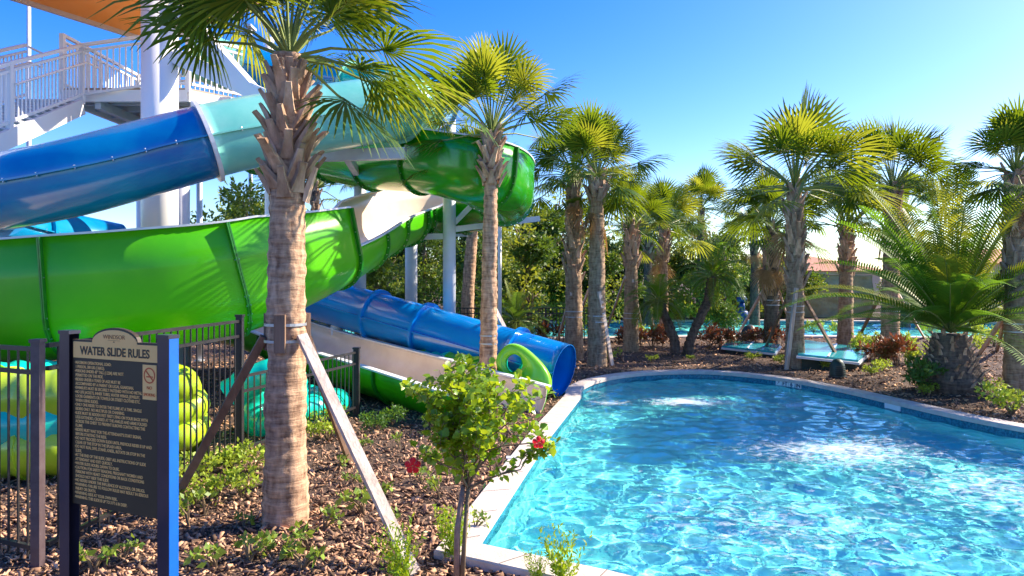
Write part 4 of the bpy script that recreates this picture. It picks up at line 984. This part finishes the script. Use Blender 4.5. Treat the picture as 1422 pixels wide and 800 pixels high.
def outline(grow, zlo, arch=.075):
    P = [(bx0+(.0 if grow == 0 else grow), zlo), (bx1-grow, zlo), (bx1-grow, z1-grow)]
    cx = (bx0+bx1)/2; hw = .185-grow*.2
    P.append((cx+hw, z1-grow))
    for k in range(1, 16): a = PI*k/16; P.append((cx+hw*math.cos(a), z1-grow+(arch)*math.sin(a)))
    P.append((cx-hw, z1-grow)); P.append((bx0+grow, z1-grow)); return P
def slab(P, n0, n1, name, m, parent=sg):
    q = MB(); k = len(P); V = [sp(a, b, n1) for a, b in P]+[sp(a, b, n0) for a, b in P]
    q.add(V, [tuple(range(k))[::-1], tuple(range(k,2*k))]+[(i,(i+1)%k,k+(i+1)%k,k+i) for i in range(k)]); return q.build(name, m, parent)
bd = slab(outline(0, z0), -.012, .012, 'board', signB)
zh = z1-.105
hd = slab(outline(.012, zh), .012, .0155, 'header_panel', signT, sg)
def text(s, u, v, size, n, m, parent, align='LEFT', sx=1.0, name='lettering', bold=0.0):
    cu = bpy.data.curves.new('t', 'FONT'); cu.body = s; cu.size = size; cu.align_x = align; cu.extrude = .0006; cu.offset = bold
    to = bpy.data.objects.new('t', cu); COL.objects.link(to); bpy.context.view_layer.update()
    dg = bpy.context.evaluated_depsgraph_get(); me = bpy.data.meshes.new_from_object(to.evaluated_get(dg)); bpy.data.objects.remove(to)
    M = Matrix(((e.x,0,nrm.x,0),(e.y,0,nrm.y,0),(0,1,0,0),(0,0,0,1)))
    me.transform(Matrix.Diagonal((sx,1,1,1))); me.transform(M); me.transform(Matrix.Translation(sp(u,v,n)))
    me.materials.clear(); me.materials.append(m); o = link(name, me, parent); KIDS.setdefault(parent.name, []).append(o); return me
cxm = (bx0+bx1)/2
text('WATER SLIDE RULES', cxm, zh+.022, .066, .0165, signB, hd, 'CENTER', .93, bold=.0018)
text('WINDSOR', cxm, zh+.118, .033, .0165, mat('logo_brown', (.30,.12,.04), None, rough=.5), hd, 'CENTER', 1.15, 'logo')
q = MB(); q.add([sp(cxm+a, zh+.108+b, .017) for a, b in ((-.05,0),(.05,0),(.05,.002),(-.05,.002))], [(0,1,2,3)]); q.add([sp(cxm+a, zh+.098+b, .017) for a, b in ((-.008,0),(.008,0),(0,.008))], [(0,1,2)]); q.build('logo_line', MATS['logo_brown'], hd)
RULES = ["\u2022MAXIMUM OPERATIONAL LOAD:", " 1 PERSON, 300 LBS (136KG).", "\u2022PERSONS UNDER 48\" TALL (1.22M) ARE NOT", " PERMITTED ON THE RIDE.", "\u2022RIDERS UNDER 6 YEARS OF AGE MUST BE", " ACCOMPANIED BY A PARENT OR LEGAL GUARDIAN.",
 "\u2022SWIMSUITS MUST BE SECURELY FASTENED WITH NO METAL STRIPS.", "\u2022NO LIFE JACKETS, INNER TUBES, WATER WINGS, JEWELRY,", " LOOSE GARMENTS OR TOWELS OR STREET CLOTHES ETC.", " WHEN USING SLIDES.",
 "\u2022ONLY ONE RIDER TO ENTER THE FLUME AT A TIME. SINGLE", " RIDERS ONLY. NO MULTIPLES OR CHAINING.", "\u2022SLIDE MUST BE RIDDEN FEET FIRST LYING ON YOUR BACK WITH", " LEGS EXTENDED, CROSSED AT THE ANKLES AND ARMS FOLDED", " ACROSS THE CHEST TO PREVENT ELBOWS CONTACTING THE", " FLUME.",
 "\u2022RIDERS MUST WAIT FOR THE ATTENDANT'S START SIGNAL", " BEFORE STARTING THE RIDE.", "\u2022DO NOT PROCEED DOWN SLIDE UNTIL PREVIOUS RIDER IS UP AND", " CLEAR OF THE STOP IN THE SPLASH AREA.", "\u2022DO NOT RUN, DIVE, STAND, KNEEL, ROTATE OR STOP IN THE", " SLIDE.",
 "\u2022AT THE END OF THE SLIDE, OBEY ALL INSTRUCTIONS OF SLIDE", " ATTENDANT AND EXIT QUICKLY.", "\u2022WATER SLIDE HOURS: DAWN TO DUSK.", "\u2022CAUTION: FOR SAFETY REASONS, PREGNANT WOMEN AND", " PERSONS WITH HEART CONDITIONS OR BACK CONDITIONS", " SHOULD NOT RIDE THIS SLIDE.",
 "\u2022NO RIDERS UNDER THE INFLUENCE OF ALCOHOL OR DRUGS.", "\u2022WARNING: FAILURE TO FOLLOW RULES MAY RESULT IN SERIOUS", " INJURY OR DEATH.", "\u2022WARNING: RIDE AT YOUR OWN RISK.", "\u2022WARNING: THIS SLIDE IS UP TO 3 FT 6 IN DEEP."]
nl = len(RULES); zt = zh-.036; dz = (zt-z0-.035)/(nl-1); v = zt
grp = [] 
for i, s_ in enumerate(RULES):
    me = text(s_, bx0+.022, zt-dz*i, dz*.98, .0128, signT, bd, 'LEFT', .84, bold=.0005)
ns = slab([(bx1-.128,zh-.205),(bx1-.022,zh-.205),(bx1-.022,zh-.014),(bx1-.128,zh-.014)], .012, .0145, 'no_smoking_panel', signT)
c = (bx1-.075, zh-.072); q = MB(); n = 32
V = [sp(c[0]+math.cos(2*PI*k/n)*rr, c[1]+math.sin(2*PI*k/n)*rr, .0155) for rr in (.036,.044) for k in range(n)]
q.add(V, [(k,(k+1)%n,n+(k+1)%n,n+k) for k in range(n)])
q.add([sp(c[0]+a, c[1]+b, .0157) for a, b in ((-.031,.023),(-.025,.030),(.031,-.023),(.025,-.030))], [(0,1,2,3)][:1]); q.add([sp(c[0]+a, c[1]+b, .0152) for a, b in ((-.024,-.003),(.016,-.003),(.016,-.011),(-.024,-.011))], [(0,1,2,3)])
q.add([sp(c[0]+a, c[1]+b, .0152) for a, b in ((.019,-.003),(.026,-.003),(.026,-.011),(.019,-.011))], [(0,1,2,3)])
q.build('no_smoking_symbol', orangeP, ns)
text('NO', c[0], zh-.148, .026, .0155, orangeP, ns, 'CENTER'); text('SMOKING', c[0], zh-.185, .024, .0155, orangeP, ns, 'CENTER', .85)
# ------------------------------------------------------------------ far bed: lids, speaker, wall, house
def lid(pts, th, label):
    c = sum((Vector(p) for p in pts), Vector())/4; c.z = 0; root = empty('turquoise_lid', c, 0, label, 'pool lid')
    k = len(pts); P = [Vector(p)-c for p in pts]
    q = MB(); q.add([p for p in P]+[p-Vector((0,0,th)) for p in P], [tuple(range(k)), tuple(range(2*k-1,k-1,-1))]+[(i,(i+1)%k,k+(i+1)%k,k+i) for i in range(k)]); q.build('panel', hatchM, root)
    m0 = sum(P, Vector())/k; E = [m0+(p-m0)*1.04-Vector((0,0,th+.002)) for p in P]; q = MB(); q.add(E+[p-Vector((0,0,.05)) for p in E], [tuple(range(k)), tuple(range(2*k-1,k-1,-1))]+[(i,(i+1)%k,k+(i+1)%k,k+i) for i in range(k)]); q.build('rim', rimM, root)
    E = [m0+(p-m0)*.9 for p in P]; q = MB(); q.add([Vector((p.x,p.y,p.z-th-.055)) for p in E]+[Vector((p.x,p.y,-.1)) for p in E], [tuple(range(k)), tuple(range(2*k-1,k-1,-1))]+[(i,(i+1)%k,k+(i+1)%k,k+i) for i in range(k)]); q.build('box', speakerM, root)
    q = MB(); a = P[0].lerp(P[1],.5); b = P[3].lerp(P[2],.5); q.bar(a+Vector((0,0,.012)), b+Vector((0,0,.012)), .04, .02); q.build('strip', rimM, root)
lid([at(1108,491,15.6),at(1192,500,15.6),at(1210,484,17.6),at(1118,472,19.2)], .05, 'slanted turquoise lid lying beyond the pool beside the green speaker')
lid([at(1003,480,19.3),at(1076,488,18.0),at(1084,478,19.0),at(1012,472,21.0)], .05, 'flat turquoise lid half hidden by red shrubs')
def speaker():
    b = gp(1163,524); b.z = 0; root = empty('garden_speaker', b, 0, 'dark green dome shaped garden speaker on the pool edge', 'speaker'); q = MB(); n = 20; V = []; Fc = []
    prof = [(.165,0),(.165,.08),(.155,.2),(.13,.30),(.09,.36),(.03,.385)]
    for rr, z in prof: V += [(math.cos(2*PI*k/n)*rr, math.sin(2*PI*k/n)*rr*.8, z) for k in range(n)]
    for i in range(len(prof)-1):
        for k in range(n): k2 = (k+1)%n; Fc.append((i*n+k, i*n+k2, (i+1)*n+k2, (i+1)*n+k))
    Fc.append(tuple((len(prof)-1)*n+k for k in range(n))); q.add(V, Fc); q.build('housing', speakerM, root, True)
    q = MB(); q.tube([(0,0,-.02),(0,0,.03)], .18, 24); q.build('base', black, root)
    q = MB(); 
    for k in range(5): q.box((-.10,-.145,.07+k*.04),(.10,-.128,.085+k*.04))
    q.build('grille', black, root)
speaker()
# round dark rock-like speaker and small blue valve box by the river
q = MB(); c = gp(1041,470); q.tube([(0,0,-.03),(0,0,.12),(0,0,.28),(0,0,.42),(0,0,.47)], [.26,.28,.25,.15,.04], 14); o = q.build('round_planter', speakerM, None, True, c); tag(o, 'round dark planter ball beside the lazy river', 'planter')
q = MB(); c = gp(1030,448); q.tube([(0,0,0),(0,0,.5),(0,0,.55)], [.28,.28,.2], 14); q.tube([(0,0,.55),(0,0,.95)], [.16,.12], 12); q.tube([(0,0,.95),(0,0,1.1),(0,0,1.3)], [.2,.24,.08], 12); o = q.build('water_jet', glassB, None, True, c); tag(o, 'dark blue round water fixture on the far river bank', 'pool fixture')
def rockwall():
    rt = empty('rock_wall', (14.9,36,0), 0, 'stained tan rock wall beyond the lazy river', 'wall'); r_ = 60
    gx = np.linspace(-3.9,3.9,80); gz = np.linspace(-.1,2.2,26); X, Z = np.meshgrid(gx, gz)
    Yv = np.array([noise.fractal(Vector((x*.8,z*1.2,3)),1,2,4) for x, z in zip(X.ravel(), Z.ravel())]).reshape(X.shape)*.22
    Zt = Z+np.array([noise.noise(Vector((x*.7,5,0))) for x in gx])[None,:]*.12*(Z/1.9)
    V = np.stack([X.ravel(), Yv.ravel(), Zt.ravel()], 1); nx = 80; jj, ii = np.meshgrid(range(25), range(79), indexing='ij'); b = (jj*nx+ii).ravel()
    Q = np.stack([b,b+1,b+nx+1,b+nx],1); V2 = V.copy(); V2[:,1] = .8; n = len(V)
    edge = [(79*0+i+25*nx, i+1+25*nx, i+1+25*nx+n, i+25*nx+n) for i in range(79)]+[(j*nx, (j+1)*nx, (j+1)*nx+n, j*nx+n) for j in range(25)]+[(j*nx+79, (j+1)*nx+79, (j+1)*nx+79+n, j*nx+79+n) for j in range(25)]
    Q = np.concatenate([Q, Q[:,::-1]+n, np.array(edge)]); child('rock_face', np_mesh('rock_face', np.concatenate([V,V2]), Q, stucco, True), rt)
    q = MB(); q.bar((-3.95,.4,2.27),(3.95,.4,2.27), .8, .1); q.build('cap', stucco, rt)
rockwall()
def house(x, y, wd, dp_, hw, hr, label):
    h = empty('house', (x,y,0), 0, label, 'house'); q = MB(); q.box((-wd/2,0,-.1),(wd/2,dp_,hw)); wl = q.build('wall', creamW, h)
    q = MB(); o = .5; V = [(-wd/2-o,-o,hw),(wd/2+o,-o,hw),(wd/2+o,dp_+o,hw),(-wd/2-o,dp_+o,hw),(-wd/2+dp_/2,dp_/2,hw+hr),(wd/2-dp_/2,dp_/2,hw+hr)]
    q.add(V, [(0,1,5,4),(1,2,5),(2,3,4,5),(3,0,4),(3,2,1,0)]); q.build('roof', tileR, h)
    for k in range(4):
        xx = -wd/2+wd*(k+.5)/4; q = MB(); q.box((xx-.6,-.03,.8),(xx+.6,.02,2.0)); f = q.build('window', creamW, h); q = MB(); q.box((xx-.5,-.05,.9),(xx+.5,-.032,1.9)); q.build('pane', black, f)
house(27.5,62,11,9,2.6,1.5,'low house with terracotta roof far behind the rock wall')
house(52,68,16,10,3.4,1.6,'low cream house with terracotta roof behind the big date palm')
# ------------------------------------------------------------------ pool markings
n0 = POOL
def on_far_edge(px):
    best = None
    for i in range(len(POOL)):
        a = Vector((*POOL[i],0)); b = Vector((*POOL[(i+1)%len(POOL)],0))
        pa1 = CX+F*a.x/a.y; pb1 = CX+F*b.x/b.y
        if (pa1-px)*(pb1-px) <= 0 and a.y > 8.5 and b.y > 8.5:
            t = (px-pa1)/(pb1-pa1) if pa1 != pb1 else 0; return a.lerp(b,t), (b-a).normalized()
c, t = on_far_edge(1096); 
if t.x < 0: t = -t
nn = Vector((t.y,-t.x,0)) 
def wall_text(s, c, t, nn, z, size):
    cu = bpy.data.curves.new('t','FONT'); cu.body = s; cu.size = size; cu.align_x = 'CENTER'; cu.extrude = .001; cu.offset = .004; to = bpy.data.objects.new('t', cu); COL.objects.link(to); bpy.context.view_layer.update()
    me = bpy.data.meshes.new_from_object(to.evaluated_get(bpy.context.evaluated_depsgraph_get())); bpy.data.objects.remove(to)
    M = Matrix(((t.x,0,nn.x,0),(t.y,0,nn.y,0),(0,1,0,0),(0,0,0,1))); me.transform(M); me.materials.clear(); me.materials.append(inkM); return me
rt = empty('depth_marker', c+nn*.02, 0, 'white depth marker tiles reading 3 FT 6 IN on the far pool edge', 'depth marker')
for i, s_ in enumerate(['3','FT','6','IN']):
    q = MB(); u = (i-1.5)*.155; a = t*(u-.07); b = t*(u+.07); q.add([a+up*-.125,b+up*-.125,b+up*-.012,a+up*-.012, a+up*-.125+nn*.012,b+up*-.125+nn*.012,b+up*-.012+nn*.012,a+up*-.012+nn*.012], [(3,2,1,0),(4,5,6,7),(0,1,5,4),(1,2,6,5),(2,3,7,6),(3,0,4,7)]); to = q.build('tile', tileW, rt)
    me = wall_text(s_, c, t, nn, 0, .11); me.transform(Matrix.Translation(t*u+up*-.108+nn*.014)); child('numeral', me, to)
c, t = on_far_edge(1241)
if t.x < 0: t = -t
nn = Vector((t.y,-t.x,0)); q = MB(off=c); 
q.bar(c-t*.17+nn*.022-up*.065, c+t*.17+nn*.022-up*.065, .012, .12); o = q.build('blank_tile', tileW); tag(o, 'pale tile set in the far pool edge right of the speaker', 'tile')
# skimmer drain on the near left coping
q = MB(); c = gp(713,636,.03); q.box((-.06,-.05,0),(.06,.05,.008)); o = q.build('drain_cover', rimM, None, False, c+Vector((-.02,0,.003))); tag(o, 'small pale square cover on the left coping', 'drain cover')
